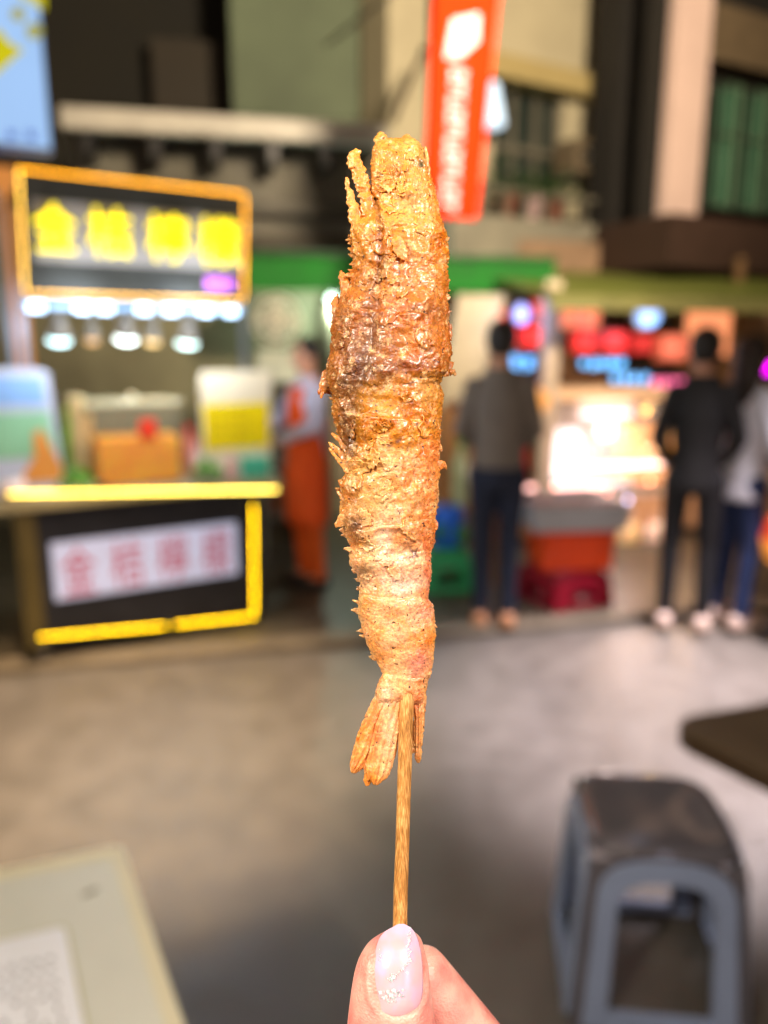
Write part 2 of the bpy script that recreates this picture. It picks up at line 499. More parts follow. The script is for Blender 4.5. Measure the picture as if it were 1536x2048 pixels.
# low building on the left: dark upper storey, green-grey corner, corrugated hoarding
t = tag(empty('dark_building', FL.M), 'dark old building rising behind the long grey canopy, with a green-grey corner wall', 'building')
q = MB(); uG0 = FL.hit(458, 100, 1.6)[0]; uG1 = FL.hit(790, 100, .9)[0]
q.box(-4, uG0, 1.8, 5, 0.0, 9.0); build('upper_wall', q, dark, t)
q = MB(); frect(q, FL, 305, 80, 458, 235, 1.5, 1.79); build('window_box', q, mat('brown_panel', (40, 34, 24), 0.8, 0.2, 4, 0.1), t)
q = MB(); q.box(uG0, uG1, .9, 3.5, 0.0, 9.0); build('corner_wall', q, mat('green_grey_plaster', (84, 94, 74), 0.85, 0.2, 1.2, 0.2), t)
u0, u1, z0, z1 = FL.rect(150, 270, 770, 480, .35)
q = MB()
n = 44
for k in range(n):
    a, b = u0 + (u1 - u0) * k / n, u0 + (u1 - u0) * (k + 1) / n
    q.box(a, b - .02, .35, .38, z0 - .25, z1 + .15)
q.box(u0, u1, .385, .42, z0 - .25, z1 + .15)
build('corrugated_hoarding', q, mat('hoarding_metal', (104, 100, 86), 0.6, 0.25, 3, 0.2), t, kind='stuff')
q = MB(); q.box(u0 - 1, uG1 + .3, .5, .8, 0, z0 + .1); build('ground_floor_wall', q, olive, t)
q = MB(); frect(q, FL, 150, 395, 775, 425, .2, .34); build('rail', q, mat('dark_rail', (70, 66, 54), .6), t)
q = MB(); frect(q, FL, 500, 470, 770, 500, .1, .34); build('lintel', q, mat('dark_lintel', (52, 46, 34), .7), t)

u0, z0 = FL.hit(118, 232, -.1); u1, z1 = FL.hit(778, 262, -.1)
t = tag(empty('canopy', FL.M, (u0, -.1, z0)), 'long grey metal canopy edge hung across the building above the juice cart', 'canopy')
q = MB(); hh = .085
q.box(u0, u1, -.1, .02, z0 - hh, z0 + hh); build('fascia', q, mat('canopy_metal', (165, 160, 148), 0.5, 0.15, 4, 0.1), t, bevel=0.02)
q = MB(); q.box(u0, u1, .022, .34, z0 + .0, z0 + .03); build('deck', q, greyc, t)
for k, px in enumerate((175, 310, 432, 545, 650)):
    uu, zz = FL.hit(px, 280, 0)
    q = MB(); q.prism([(uu - .05, z0 - hh - .001), (uu + .05, z0 - hh - .001), (uu + .03, z0 - .26), (uu - .03, z0 - .26)], -.05, .3); build('bracket', q, black, t)

# green awning running along the shops, and its yellow-green continuation over the right stall
FG = Fr(495, 6.2, 8)
u0, z0 = FG.hit(495, 535, 0); u1, _ = FG.hit(1108, 560, 0)
t = tag(empty('green_awning', FG.M, (u0, 0, z0)), 'bright green shop awning running level behind the skewered prawn', 'awning')
q = MB(); z1 = z0 + .14
q.add([(u0, 0, z0 - .09), (u1, 0, z0 - .09), (u1, 0, z0 - .06), (u0, 0, z0 - .06), (u0, .7, z0 + .08), (u1, .7, z0 + .08), (u1, .7, z0 + .05), (u0, .7, z0 + .05)],
      [(0, 1, 2, 3), (3, 2, 5, 4), (0, 1, 6, 7), (0, 3, 4, 7), (1, 2, 5, 6), (4, 5, 6, 7)])
aw = build('awning_sheet', q, mat('green_tarpaulin', (8, 94, 18), 0.8, 0.25, 3, 0.2, 15), t)
q = MB(); q.box(u0, u1, -.012, -.002, z0 - .17, z0 + .09); build('valance', q, mat('green_tarpaulin', (14, 150, 30)), t)
q = MB(); q.tube([(u0, -.03, z0 + .10), (u1, -.03, z0 + .10)], .018); build('front_bar', q, mat('green_bar_paint', (20, 70, 24), .5), t)

# shop interior items behind the cart
FS = Fr(495, 5.6, 10)
u0, u1, z0, z1 = FS.rect(505, 580, 600, 700)
cx, cz = (u0 + u1) / 2, (z0 + z1) / 2
t = tag(empty('wall_fan', FS.M, (cx, 0, cz)), 'round pale wall fan hung in the shop beside the cart sign', 'fan')
q = MB()
for rr_ in (.17, .12, .07): q.tube([(cx + rr_ * math.cos(a * math.pi / 12), 0, cz + rr_ * math.sin(a * math.pi / 12)) for a in range(25)], .008, 6, caps=False)
for k in range(10): a = k * math.pi / 5; q.tube([(cx, -.01, cz), (cx + .17 * math.cos(a), 0, cz + .17 * math.sin(a))], .004, 5)
build('grille', q, mat('fan_wire', (205, 200, 180), .4), t)
for k in range(4):
    a = k * math.pi / 2
    q = MB(); q.prism([(cx + .02 * math.cos(a), cz + .02 * math.sin(a)), (cx + .14 * math.cos(a - .4), cz + .14 * math.sin(a - .4)), (cx + .15 * math.cos(a + .2), cz + .15 * math.sin(a + .2))], .02, .03); build('blade', q, mat('fan_blade', (196, 190, 168), .4), t)
q = MB(); q.tube([(cx, .01, cz), (cx, .08, cz)], .055, 20); build('motor', q, mat('fan_blade', (196, 190, 168)), t, smooth=True)
q = MB(); q.box(cx - .03, cx + .03, .08, .3, cz - .03, cz + .03); build('wall_arm', q, mat('fan_arm', (150, 145, 120)), t)

u0, u1, z0, z1 = FS.rect(515, 700, 620, 765)
t = tag(empty('white_shelf', FS.M, (u0, 0, z0)), 'pale shelf unit standing behind the vendor in orange overalls', 'shelf')
q = MB(); q.box(u0, u1, 0, .35, z0, z1); build('top_box', q, mat('pale_enamel', (186, 190, 168), .4), t, bevel=.01)
q = MB(); q.box(u0, u1, .3, .34, 0.05, z0 - .002); build('back_panel', q, mat('shelf_back', (92, 86, 66), .7), t)
for k in range(3):
    zz = .35 + k * .38
    q = MB(); q.box(u0, u1, 0, .298, zz, zz + .03); build('shelf_board', q, greyc, t)
for xx in (u0, u1 - .03):
    q = MB(); q.box(xx, xx + .03, .0, .03, .05, z0 - .002); build('leg', q, steel, t)
for i, (kk, c, wd, hh, lab) in enumerate([(0, (120, 70, 40), .16, .2, 'brown carton on the lowest board of the pale shelf'), (1, (90, 90, 80), .2, .22, 'grey tub on the middle board of the pale shelf'), (2, (160, 150, 110), .14, .16, 'straw coloured box on the top board of the pale shelf')]):
    q = MB(); zz = .381 + kk * .38; uu = u0 + .05 + i * .06
    q.box(uu, uu + wd, .05, .22, zz, zz + hh)
    o = build('storage_box', q, mat('box%d' % i, c), None, base=(uu, .1, zz), M=FS.M, bevel=.01); tag(o, lab, 'box', 'boxes on the pale shelf')

# ------------------------------------------------------------------ pale column and green windows at the far side
t = tag(empty('column_building', FD.M), 'dark building with a pale pink column and green glazed upper windows', 'building')
u0, u1, z0, z1 = FD.rect(1345, 0, 1412, 440, 0)
q = MB(); q.box(u0, u1, 0, .12, z0, 7.5); build('column', q, mat('pink_column', (178, 154, 144), 0.7, 0.1, 1.5, 0.15), t, bevel=.01)
uu0 = FD.hit(1302, 300, .13)[0]
q = MB(); q.box(uu0, u1, .13, .3, 0.0, 7.5); q.box(u0, u0 + 6, .7, 1.0, 0, 7.5); build('dark_wall', q, mat('very_dark_plaster', (20, 17, 13), .8), t)
q = MB(); v0, v1, y0, y1 = FD.rect(1340, 445, 1700, 545, -.25); q.box(v0, v1, -.25, .69, y0, y1); build('beam', q, mat('brown_beam', (46, 30, 22), .6), t)
q = MB(); v0, v1, y0, y1 = FD.rect(1420, 40, 1700, 150, .35); q.box(v0, v1, .35, .69, y0, y1); build('lintel', q, mat('brown_lintel', (86, 72, 52), .7), t)
v0, v1, y0, y1 = FD.rect(1418, 190, 1640, 430, .5)
for k in range(4):
    a = v0 + (v1 - v0) * k / 4; b = v0 + (v1 - v0) * (k + 1) / 4 - .03
    q = MB(); ym = (y0 + y1) / 2
    q.ringprism([(a, y0), (b, y0), (b, y1), (a, y1)], [(a + .04, y0 + .04), (b - .04, y0 + .04), (b - .04, y1 - .04), (a + .04, y1 - .04)], .45, .55)
    f = build('window', q, mat('green_frame', (46, 58, 46), .5), t)
    q = MB(); q.box(a + .04, b - .04, .5, .515, y0 + .04, y1 - .04); build('pane', q, green_glass, f)
    q = MB(); q.box(a + .041, b - .041, .44, .49, ym + .1, ym + .14); build('sash_bar', q, mat('green_frame', (46, 58, 46)), f)
    for j in range(2):
        q = MB(); xx = a + (b - a) * (j + 1) / 3; q.tube([(xx, .42, y0), (xx, .42, y1)], .012, 6); build('bar', q, mat('green_bar', (96, 128, 100), .5), f)
q = MB(); q.box(uu0, u0 + 6, .4, 1.3, 7.5, 7.6); build('roof', q, greyc, t)

# ------------------------------------------------------------------ red banner
FB = Fr(905, 5.2, 22)
def bhit(px, py): return FB.hit(px, py)
poly = [bhit(862, -60), bhit(992, -60), bhit(962, 438), bhit(850, 425)]
t = tag(empty('red_banner', FB.M, (poly[2][0], 0, poly[2][1])), 'tall orange-red hanging banner with a white emblem and a white column of lettering', 'banner')
zb, zt_ = poly[2][1], poly[0][1]
ua, ub = bhit(848, 436)[0], bhit(954, 436)[0]
ut = bhit(874, -40)[0]; utt = bhit(1002, -40)[0]
q = MB(); q.prism([(ua, zb), (ub, zb), (utt, zt_), (ut, zt_)], 0, .05)
build('banner_panel', q, mat('banner_red', (226, 44, 2), 0.8, 0.1, 4, 0.15, spec=.1), t, bevel=.004)
def bu(f, z):
    k = (z - zb) / (zt_ - zb); a = ua + (ut - ua) * k; b = ub + (utt - ub) * k
    return a + (b - a) * f
white_lit = mat('banner_white', (216, 196, 204), 0.8, 0.08, 4, 0.05, spec=.1)
q = MB(); zA, zB = bhit(905, 118)[1], bhit(905, 18)[1]
q.prism([(bu(.2, zA), zA), (bu(.42, zA), zA), (bu(.72, zA + .12), zA + .12), (bu(.7, zB), zB), (bu(.26, zB), zB - .06)], -.006, -.001)
build('emblem', q, white_lit, t)
q = MB(); zz = bhit(905, 138)[1]; k = 0
while zz > zb + .08:
    s_ = .075
    uc = bu(.30, zz)
    q.box(uc, uc + s_ * 1.5, -.005, -.001, zz - s_ * .28, zz)
    if k % 3 != 1: q.box(uc, uc + s_ * .4, -.005, -.001, zz - s_ * .75, zz - s_ * .281)
    if k % 3 != 2: q.box(uc + s_ * .9, uc + s_ * 1.4, -.005, -.001, zz - s_ * .7, zz - s_ * .282)
    zz -= s_ * 1.02; k += 1
build('lettering', q, white_lit, t, kind='stuff')
q = MB(); q.tube([(ut - .05, .025, zt_ + .02), (utt + .05, .025, zt_ + .02)], .02); build('top_rod', q, steel, t)
for xa, xb in ((ua, ua - .1), (ub, ub + .3)):
    q = MB(); q.tube([(xa, .06, zt_ + .02), (xb, 1.6, zt_ + .1)], .015); build('hanger_arm', q, steel, t)
# diagonal stay behind the banner
q = MB(); a = FC.hit(785, 245, -.5); b = FC.hit(850, 95, -.5); q.tube([(a[0], -.5, a[1]), (b[0], -.5, b[1])], .025)
o = build('stay_pole', q, mat('brown_pole', (70, 58, 40)), None, base=(a[0], -.5, a[1]), M=FC.M); tag(o, 'thin dark slanting pole between the green-grey wall and the red banner', 'pole')

# ================================================================== JUICE CART
FA = Fr(30, 3.55, 30.6)
E_OR = glow('orange_led', (244, 164, 24), 15.0)
E_PALE = glow('pale_led', (255, 222, 96), 17)
E_YEL = glow('yellow_led', (255, 204, 6), 24)
def led_strip(name, parent, m, pts, d, dia=.0065, pitch=.016):
    """beads of light on a thin channel, along photograph points"""
    q = MB(); ch = MB()
    P3 = [Vector((FA.hit(x, y, d)[0], d, FA.hit(x, y, d)[1])) for x, y in pts]
    for a, b in zip(P3[:-1], P3[1:]):
        L = (b - a).length; n = int(L / pitch)
        for k in range(n + 1):
            c = a + (b - a) * (k / n); s_ = dia / 2
            q.box(c.x - s_, c.x + s_, c.y - s_, c.y, c.z - s_, c.z + s_)
        dv = (b - a).normalized(); pv = Vector((-dv.z, 0, dv.x)) * .007
        ch.add([(a - pv) + Vector((0, .001, 0)), (a + pv) + Vector((0, .001, 0)), (b + pv) + Vector((0, .001, 0)), (b - pv) + Vector((0, .001, 0)),
                (a - pv) + Vector((0, .007, 0)), (a + pv) + Vector((0, .007, 0)), (b + pv) + Vector((0, .007, 0)), (b - pv) + Vector((0, .007, 0))],
               [(0, 1, 2, 3), (4, 5, 6, 7), (0, 1, 5, 4), (1, 2, 6, 5), (2, 3, 7, 6), (3, 0, 4, 7)])
    o = build(name, ch, mat('strip_channel', (150, 120, 60), .4), parent)
    build('diode', q, m, o, kind='stuff')

cart = tag(empty('juice_cart', FA.M), 'black drinks cart with yellow light strips, lit yellow sign and red front lettering', 'food cart')
u0, u1, z0, z1 = FA.rect(62, 1010, 528, 1290, 0)
zc = FA.hit(290, 980)[1]
zc0, zc1 = zc - .045, zc + .01
uA, uB = FA.hit(-20, 980)[0], FA.hit(560, 980)[0]
q = MB(); q.box(u0, u1, .01, .55, .12, zc0 - .001); build('body_panel', q, mat('cart_black', (26, 27, 34), 0.35, 0.3, 6, 0.05), cart, bevel=.008)
q = MB(); q.box(uA, uB, -.03, .6, zc0, zc1 - .002); build('counter_top', q, mat('counter_pale', (150, 140, 110), .35), cart, bevel=.006)
for xx, dd in ((u0 + .02, .04), (u1 - .06, .04), (u0 + .02, .48), (u1 - .06, .48)):
    q = MB(); q.tube([(xx, dd, .045), (xx + .001, dd + .02, .045)], .045, 16); q2 = MB(); q2.box(xx - .01, xx + .03, dd, dd + .03, .06, .119)
    wq = build('wheel', q, black, cart, smooth=False); build('bracket', q2, steel, wq)
q = MB(); frect(q, FA, 40, 1010, 82, 1300, -.012, .009); build('side_strip', q, mat('olive_strip', (66, 56, 24), .5), cart)
# front panel with writing
v0, v1, y0, y1 = FA.rect(104, 1056, 474, 1180, -.004)
y0 = FA.hit(290, 1174, -.004)[1]; y1 = FA.hit(290, 1066, -.004)[1]
q = MB(); q.box(v0, v1, -.012, .008, y0, y1)
pan = build('menu_panel', q, glow('panel_white', (206, 206, 232), 0.62, 0.08, 6, base=.3), cart)
redl = glow('panel_red', (190, 45, 66), 0.4)
wd = (v1 - v0) / 4
for k, ch in enumerate('金桔檸檬'):
    me = glyph_mesh(ch, wd * .66, (y1 - y0) * .84, .003, Matrix.Translation((v0 + wd * (k + .17), -.0125, y0 + (y1 - y0) * .07)))
    link_mesh('letter', me, redl, pan)
# light strips of the counter and front
led_strip('counter_light_strip', cart, E_PALE, [(22, 988), (552, 979)], -.035, dia=.008, pitch=.013)
led_strip('side_light_strip', cart, E_YEL, [(507, 1012), (509, 1222)], -.016)
led_strip('bottom_light_strip', cart, E_YEL, [(508, 1232), (352, 1249)], -.016)
led_strip('bottom_light_strip', cart, E_YEL, [(328, 1252), (82, 1274)], -.016)
# posts and sign board
for px, d0 in ((34, .3), (60, .52), (492, .52)):
    uu = FA.hit(px, 800, d0)[0]
    zt2 = FA.hit(270, 420, .52)[1]
    q = MB(); q.box(uu - .015, uu + .015, d0, d0 + .03, zc1, zt2); build('post', q, mat('post_steel', (140, 146, 156), .35, metal=.6), cart)
SB = [FA.hit(36, 336), FA.hit(490, 384), FA.hit(490, 600), FA.hit(52, 586)]
su0, su1 = SB[0][0], SB[1][0]; sz1 = (SB[0][1] + SB[1][1]) / 2; sz0 = (SB[2][1] + SB[3][1]) / 2
q = MB(); q.box(su0, su1, .0, .10, sz0, sz1); sign = build('sign_board', q, mat('sign_black', (44, 42, 34), .5), cart, bevel=.004)
c0, c1 = FA.hit(60, 392, -.004), FA.hit(482, 440, -.004); c2 = FA.hit(60, 516, -.004); c3 = FA.hit(482, 545, -.004)
bz1, bz0 = (c0[1] + c1[1]) / 2, (c2[1] + c3[1]) / 2
q = MB(); q.box(c0[0], c1[0], -.004, -.001, bz0, bz1); build('letter_backing', q, mat('backing_grey', (150, 140, 130), 0.5, 0.08, 4, 0.05), sign)
ylet = glow('yellow_letter', (255, 228, 0), 2.5)
for k, (ch, xa, ya, xb, yb) in enumerate([('金', 68, 407, 151, 502), ('桔', 178, 417, 263, 512), ('檸', 297, 429, 379, 522), ('檬', 399, 437, 478, 530)]):
    p0 = FA.hit(xa, (ya + yb) / 2, -.02); p1 = FA.hit(xb, (ya + yb) / 2, -.02)
    za = FA.hit((xa + xb) / 2, yb, -.02)[1]; zb_ = FA.hit((xa + xb) / 2, ya, -.02)[1]
    me = glyph_mesh(ch, p1[0] - p0[0], zb_ - za, .015, Matrix.Translation((p0[0], -.006, za)))
    link_mesh('letter', me, ylet, sign)
q = MB(); frect(q, FA, 412, 556, 468, 578, -.006, -.001); build('purple_sticker', q, mat('sticker_purple', (206, 110, 206), 0.5, 0.08, 4, 0.05), sign)
led_strip('sign_light_strip', cart, E_OR, [(38, 338), (486, 388)], -.008)
led_strip('sign_light_strip', cart, E_OR, [(490, 396), (488, 592)], -.008)
led_strip('sign_light_strip', cart, glow('amber_led', (240, 178, 84), 14.0), [(484, 602), (56, 586)], -.008)
led_strip('sign_light_strip', cart, glow('straw_led', (240, 190, 76), 14), [(50, 578), (38, 344)], -.008)
# canvas roof of the cart, behind the sign
q = MB(); q.box(su0, su1, .101, .6, sz1 - .08, sz1 - .05); build('roof_panel', q, mat('roof_dark', (50, 46, 38), .7), cart)
# white tube light under the sign
tb0, tb1 = FA.hit(48, 604, .03), FA.hit(486, 629, .03)
zz = (tb0[1] + tb1[1]) / 2
lt = tag(empty('tube_light', FA.M, (tb0[0], .03, zz)), 'cold white light bar of bright modules hung under the yellow cart sign', 'light bar')
q = MB(); q.box(tb0[0], tb1[0], .03, .06, zz - .006, zz + .02); build('housing', q, glow('bar_glow', (150, 190, 225), .9), lt)
for px in (72, 165, 210, 288, 342, 412, 462):
    uu = FA.hit(px, 610, .02)[0]
    q = MB(); q.box(uu - .035, uu + .035, .02, .0295, zz - .022, zz + .016); build('light_module', q, glow('cold_module', (190, 224, 255), 6), lt, bevel=.004)
lamp_light(lt, (.8, -.22, -.04), 24, (215, 232, 255), .1)
lamp_light(lt, (.25, -.22, -.04), 20, (215, 232, 255), .1)
# spot lamps hanging inside the cart
for px, py, rx, c, e, lab in [(118, 678, 30, (205, 245, 250), 4.5, 'outer cold white spot lamp inside the cart, tilted to one side'), (184, 680, 18, (225, 170, 110), 1.2, 'small dim amber spot lamp hung between two cold white ones'),
                              (252, 676, 30, (240, 255, 252), 6, 'brightest white spot lamp hung in the middle of the cart'), (305, 682, 20, (250, 205, 130), 1.8, 'warm amber spot lamp next to the brightest white lamp'),
                              (374, 684, 31, (215, 250, 245), 4.5, 'cold white spot lamp hung nearest the yellow price stand')]:
    d = .3
    uu, z_ = FA.hit(px, py, d); rad = rx / FPX * 4.0 * .8
    lt = tag(empty('spot_lamp', FA.M, (uu, d, z_)), lab, 'spot lamp', 'spot lamps hanging inside the juice cart')
    M = Matrix.Translation((uu, d, z_)) @ Matrix.Rotation(.35, 4, 'X')
    q = MB(); q.lathe((0, 0, 0), [(rad * .45, .16), (rad * .5, .1), (rad, .015), (rad * .98, .012)], 20)
    q.v = [tuple(M @ Vector(v)) for v in q.v]; build('lamp_shade', q, mat('lamp_grey', (120, 110, 96), .4), lt, smooth=True)
    q = MB(); q.lathe((0, 0, 0), [(rad * .9, .011), (rad * .8, -.012), (rad * .3, -.02)], 20)
    q.v = [tuple(M @ Vector(v)) for v in q.v]; build('bulb', q, glow('bulb_%d' % px, c, e * 1.5), lt, smooth=True)
    q = MB(); q.tube([(uu, d, z_ + .15), (uu, d, sz1 - .081)], .004, 6); build('cord', q, black, lt)
    lamp_light(lt, (0, 0, -.06), 7 * e / 4.5, c, .04, spot=120, aim=(0, -.05, -1))

# --- goods on the counter
zc = zc1
def box_rect(px0, py0, px1, py1, d): return FA.rect(px0, py0, px1, py1, d)
# poster stand on the left
u0, u1, z0, z1 = box_rect(-30, 738, 122, 965, .12)
z0 = zc
t = tag(empty('drink_poster', FA.M, (u0, .12, z0)), 'poster stand printed blue, green and orange at the near end of the counter', 'poster stand')
q = MB(); q.prism([(u0, z0 + .012), (u1, z0 + .012), (u1 - .035, z1 - .03), (u1 - .06, z1), (u0, z1 + .01)], .12, .13); pn = build('panel', q, mat('poster_white', (215, 215, 225), 0.5, 0.08, 4, 0.05), t)
H = z1 - z0
q = MB(); q.prism([(u0, z0 + H * .72), (u1 - .06, z0 + H * .72), (u1 - .07, z0 + H * .93), (u0, z0 + H * .95)], .116, .119); build('print_blue', q, mat('poster_blue', (150, 190, 235), 0.5, 0.08, 4, 0.05), pn)
q = MB(); q.prism([(u0, z0 + H * .3), (u1 - .03, z0 + H * .3), (u1 - .05, z0 + H * .66), (u0, z0 + H * .66)], .116, .119); build('print_green', q, mat('poster_green', (160, 214, 165), 0.5, 0.08, 4, 0.05), pn)
q = MB(); q.prism([(u0 + (u1 - u0) * .35, z0 + H * .1), (u1 - .02, z0 + H * .1), (u1 - .01, z0 + H * .2), (u1 - .09, z0 + H * .52), (u0 + (u1 - u0) * .62, z0 + H * .5), (u0 + (u1 - u0) * .6, z0 + H * .3)], .110, .115); build('print_orange', q, mat('poster_orange', (250, 160, 70), 0.5, 0.08, 4, 0.05), pn)
q = MB(); q.box(u0, u1, .08, .18, z0, z0 + .012); build('base', q, mat('clear_base', (190, 190, 180), .3), t)
# yellow price stand
u0, u1, z0, z1 = box_rect(404, 742, 546, 960, .1); z0 = zc
t = tag(empty('price_stand', FA.M, (u0, .1, z0)), 'white price stand with a bright yellow lower half at the far end of the counter', 'price stand')
q = MB(); q.prism([(u0 + .0, z0 + .01), (u1 - .02, z0 + .01), (u1, z1 - .02), (u1 - .02, z1), (u0 + .02, z1), (u0, z1 - .02)], .1, .112); pn = build('panel', q, mat('stand_cream', (235, 214, 176), 0.5, 0.08, 4, 0.05), t)
H = z1 - z0
q = MB(); q.box(u0 + .012, u1 - .03, .096, .099, z0 + H * .28, z0 + H * .70); pr = build('print_yellow', q, mat('stand_yellow', (255, 216, 0), 0.5, 0.08, 4, 0.05), pn)
q = MB()
for r_ in range(4):
    for c_ in range(5): marks(q, u0 + .04 + c_ * .05, z0 + H * (.34 + r_ * .085), .034, .0955, r_ * 9 + c_)
build('small_print', q, mat('print_olive', (190, 160, 10)), pn, kind='stuff')
q = MB(); q.box(u0, u1, .05, .16, z0, z0 + .01); build('base', q, mat('clear_base', (190, 190, 180)), t)
# juice tank
u0, u1, z0, z1 = box_rect(190, 806, 364, 962, .1); z0 = zc
D0, D1 = .1, .34
t = tag(empty('juice_tank', FA.M, (u0, D0, z0)), 'clear tank of orange juice with a red label, mid counter', 'drink tank')
zj = z0 + (z1 - z0) * .58
acr = clear('acrylic', (235, 225, 190), .05)
q = MB()
q.box(u0, u1, D0, D0 + .006, z0, z1 - .01); q.box(u0, u1, D1, D1 + .006, z0, z1 - .01); q.box(u0, u0 + .006, D0 + .0065, D1 - .0005, z0, z1 - .01); q.box(u1 - .006, u1, D0 + .0065, D1 - .0005, z0, z1 - .01)
build('tank_wall', q, acr, t)
q = MB(); q.box(u0 + .008, u1 - .008, D0 + .008, D1 - .002, z0 + .003, zj); build('juice', q, mat('orange_juice', (255, 140, 0), 0.4, 0.1, 8, 0, sss=.3, alt=(255, 176, 0)), t, bevel=.01)
q = MB(); q.box(u0 - .012, u1 + .012, D0 - .01, D1 + .015, z1 - .01, z1 + .012); ld = build('lid', q, clear('cream_lid', (235, 220, 180), .45), t, bevel=.006)
q = MB(); q.ball(((u0 + u1) / 2, (D0 + D1) / 2, z1 + .025), .018); build('lid_knob', q, mat('cream_knob', (205, 190, 150)), ld, smooth=True)
um = FA.hit(283, 860, D0)[0]; q = MB(); q.box(um - .01, um + .075, D0 - .004, D0 - .001, zj - .005, zj + (z1 - z0) * .22); build('label', q, mat('red_label', (235, 50, 20), .5), t)
q = MB(); q.tube([(um + .03, D0 + .05, z0 + .01), (um + .02, D0 + .05, zj + .02)], .022, 10); build('ladle', q, mat('ladle_orange', (240, 110, 10), .4), t)
q = MB(); q.box(u0 + .0, u0 + .03, D0 - .02, D0 - .001, z0 + .01, z0 + .03); build('tap', q, black, t)
# cups
for i, (px, top, lab) in enumerate([(150, 795, 'tall stack of cream paper cups beside the juice tank'), (176, 838, 'shorter stack of cream paper cups touching the juice tank')]):
    uu, z1 = FA.hit(px, top, .2); zz = zc
    t = tag(empty('cup_stack', FA.M, (uu, .2 + i * .09, zc)), lab, 'cup stack', 'stacks of paper cups')
    q = MB(); q.lathe((uu, .2 + i * .09, zc), [(.026, 0), (.036, .09), (.038, .092)], 18); c = build('cup', q, mat('cup_cream', (225, 196, 140), .5), t, smooth=True)
    z = .1; k = 0
    while zc + z < z1:
        q = MB(); q.lathe((uu, .2 + i * .09, zc + z), [(.0345, 0), (.039, .014), (.039, .017)], 18); build('cup', q, mat('cup_cream', (225, 196, 140)), t, smooth=True); z += .0175
# bottles and small things
def bottle(px, top, d, rad, c, lab, cat='bottle', cap=(220, 40, 40), name='bottle', em=None):
    uu, z1 = FA.hit(px, top, d)
    t = tag(empty(name, FA.M, (uu, d, zc)), lab, cat)
    h = z1 - zc
    q = MB(); q.lathe((uu, d, zc), [(rad * .9, 0), (rad, .01), (rad, h * .6), (rad * .45, h * .8), (rad * .4, h * .88)], 18); build('bottle_body', q, mat('b_' + str(c), c, .2), t, smooth=True)
    q = MB(); q.lathe((uu, d, zc), [(rad * .45, h * .885), (rad * .45, h)], 14); build('cap', q, mat('c_' + str(cap), cap, .4), t)
bottle(132, 815, .3, .035, (150, 210, 70), 'lime green bottle standing behind the paper cups', cap=(170, 200, 60))
bottle(376, 850, .25, .035, (214, 120, 100), 'pink syrup bottle with a red cap just past the juice tank', cap=(225, 40, 50))
bottle(392, 880, .12, .028, (225, 190, 175), 'small pale pink bottle beside the bowl of limes', cap=(230, 120, 110))
bottle(462, 905, .02, .03, (220, 160, 150), 'squat pale pink jar in front of the yellow price stand', cap=(225, 190, 170))
# lime bowls
limem = mat('lime_skin', (48, 120, 14), 0.35, 0.4, 30, 0.2, alt=(110, 170, 34))
for bi, (px, lab, n) in enumerate([(152, 'heaped in the bowl by the paper cups', 9), (416, 'heaped in the bowl by the yellow price stand', 8)]):
    uu, zz = FA.hit(px, 955, .06)
    t = tag(empty('fruit_bowl', FA.M, (uu, .06, zc)), 'clear bowl of green limes ' + ('by the stack of paper cups' if bi == 0 else 'by the yellow price stand'), 'bowl')
    q = MB(); q.lathe((uu, .06, zc), [(.055, 0), (.1, .05), (.098, .051), (.055, .006)], 24); build('bowl_shell', q, clear('bowl_glass', (200, 210, 180), .35), t, smooth=True)
    for k in range(n):
        a = k * 2.4; rr_ = .055 if k < 6 else .022
        c = (uu + rr_ * math.cos(a), .06 + rr_ * math.sin(a), zc + (.05 if k < 6 else .095))
        q = MB(); q.ball(c, .028, 10, sx=1.1); o = build('lime', q, limem, None, base=c, M=FA.M, smooth=True)
        tag(o, 'small green lime ' + lab, 'lime', 'limes ' + lab)
# little green carton and white bag
u0, u1, z0, z1 = box_rect(488, 915, 540, 962, .0)
q = MB(); q.box(u0, u1, .0, .06, zc + .001, z1); o = build('carton', q, mat('mint_carton', (80, 190, 150), 0.5, 0.08, 4, 0.05), None, base=(u0, 0, zc), M=FA.M, bevel=.004)
tag(o, 'small mint green carton on the counter below the yellow price stand', 'carton')
uu, zz = FA.hit(25, 955, .02)
q = MB(); q.ball((uu, .03, zc + .045), .05, 12, sx=1.5, sz=.9); q.limb((uu + .03, .03, zc + .07), (uu + .05, .03, zc + .11), .02, .006)
o = build('plastic_bag', q, mat('white_bag', (225, 205, 195), .3, sss=.2), None, base=(uu, .03, zc), M=FA.M, vox=.008)
tag(o, 'crumpled white plastic bag lying on the near end of the counter', 'bag')

# ------------------------------------------------------------------ blue light box and orange pole at the left edge
FX = Fr(0, 3.1, 28)
u0, u1, z0, z1 = FX.rect(-120, -60, 92, 300)
z0 = FX.hit(40, 296)[1]
t = tag(empty('light_box_sign', FX.M, (u1, 0, z0)), 'pale blue illuminated sign with yellow star shapes, above the cart', 'illuminated sign')
q = MB(); q.box(u0, u1, .003, .12, z0, z1); build('casing', q, mat('sign_case', (70, 70, 90), .4), t, bevel=.01)
q = MB(); q.box(u0 + .01, u1 - .01, -.004, .002, z0 + .01, z1 - .01); pn = build('lit_face', q, glow('sign_blue', (164, 202, 250), .95, .06, 2, base=.15), t)
lemon = glow('sign_yellow', (232, 222, 10), .62)
def fpoly(name, pts, m, par, d=-.008):
    q = MB(); q.prism([FX.hit(x, y, d) for x, y in pts], d, d + .003); return build(name, q, m, par)
fpoly('star_print', [(-60, 130), (-30, 60), (0, 58), (18, 84), (48, 100), (20, 124), (-8, 150)], lemon, pn)
fpoly('corner_print', [(10, -60), (90, -60), (90, 22), (60, 2), (30, -14)], lemon, pn)
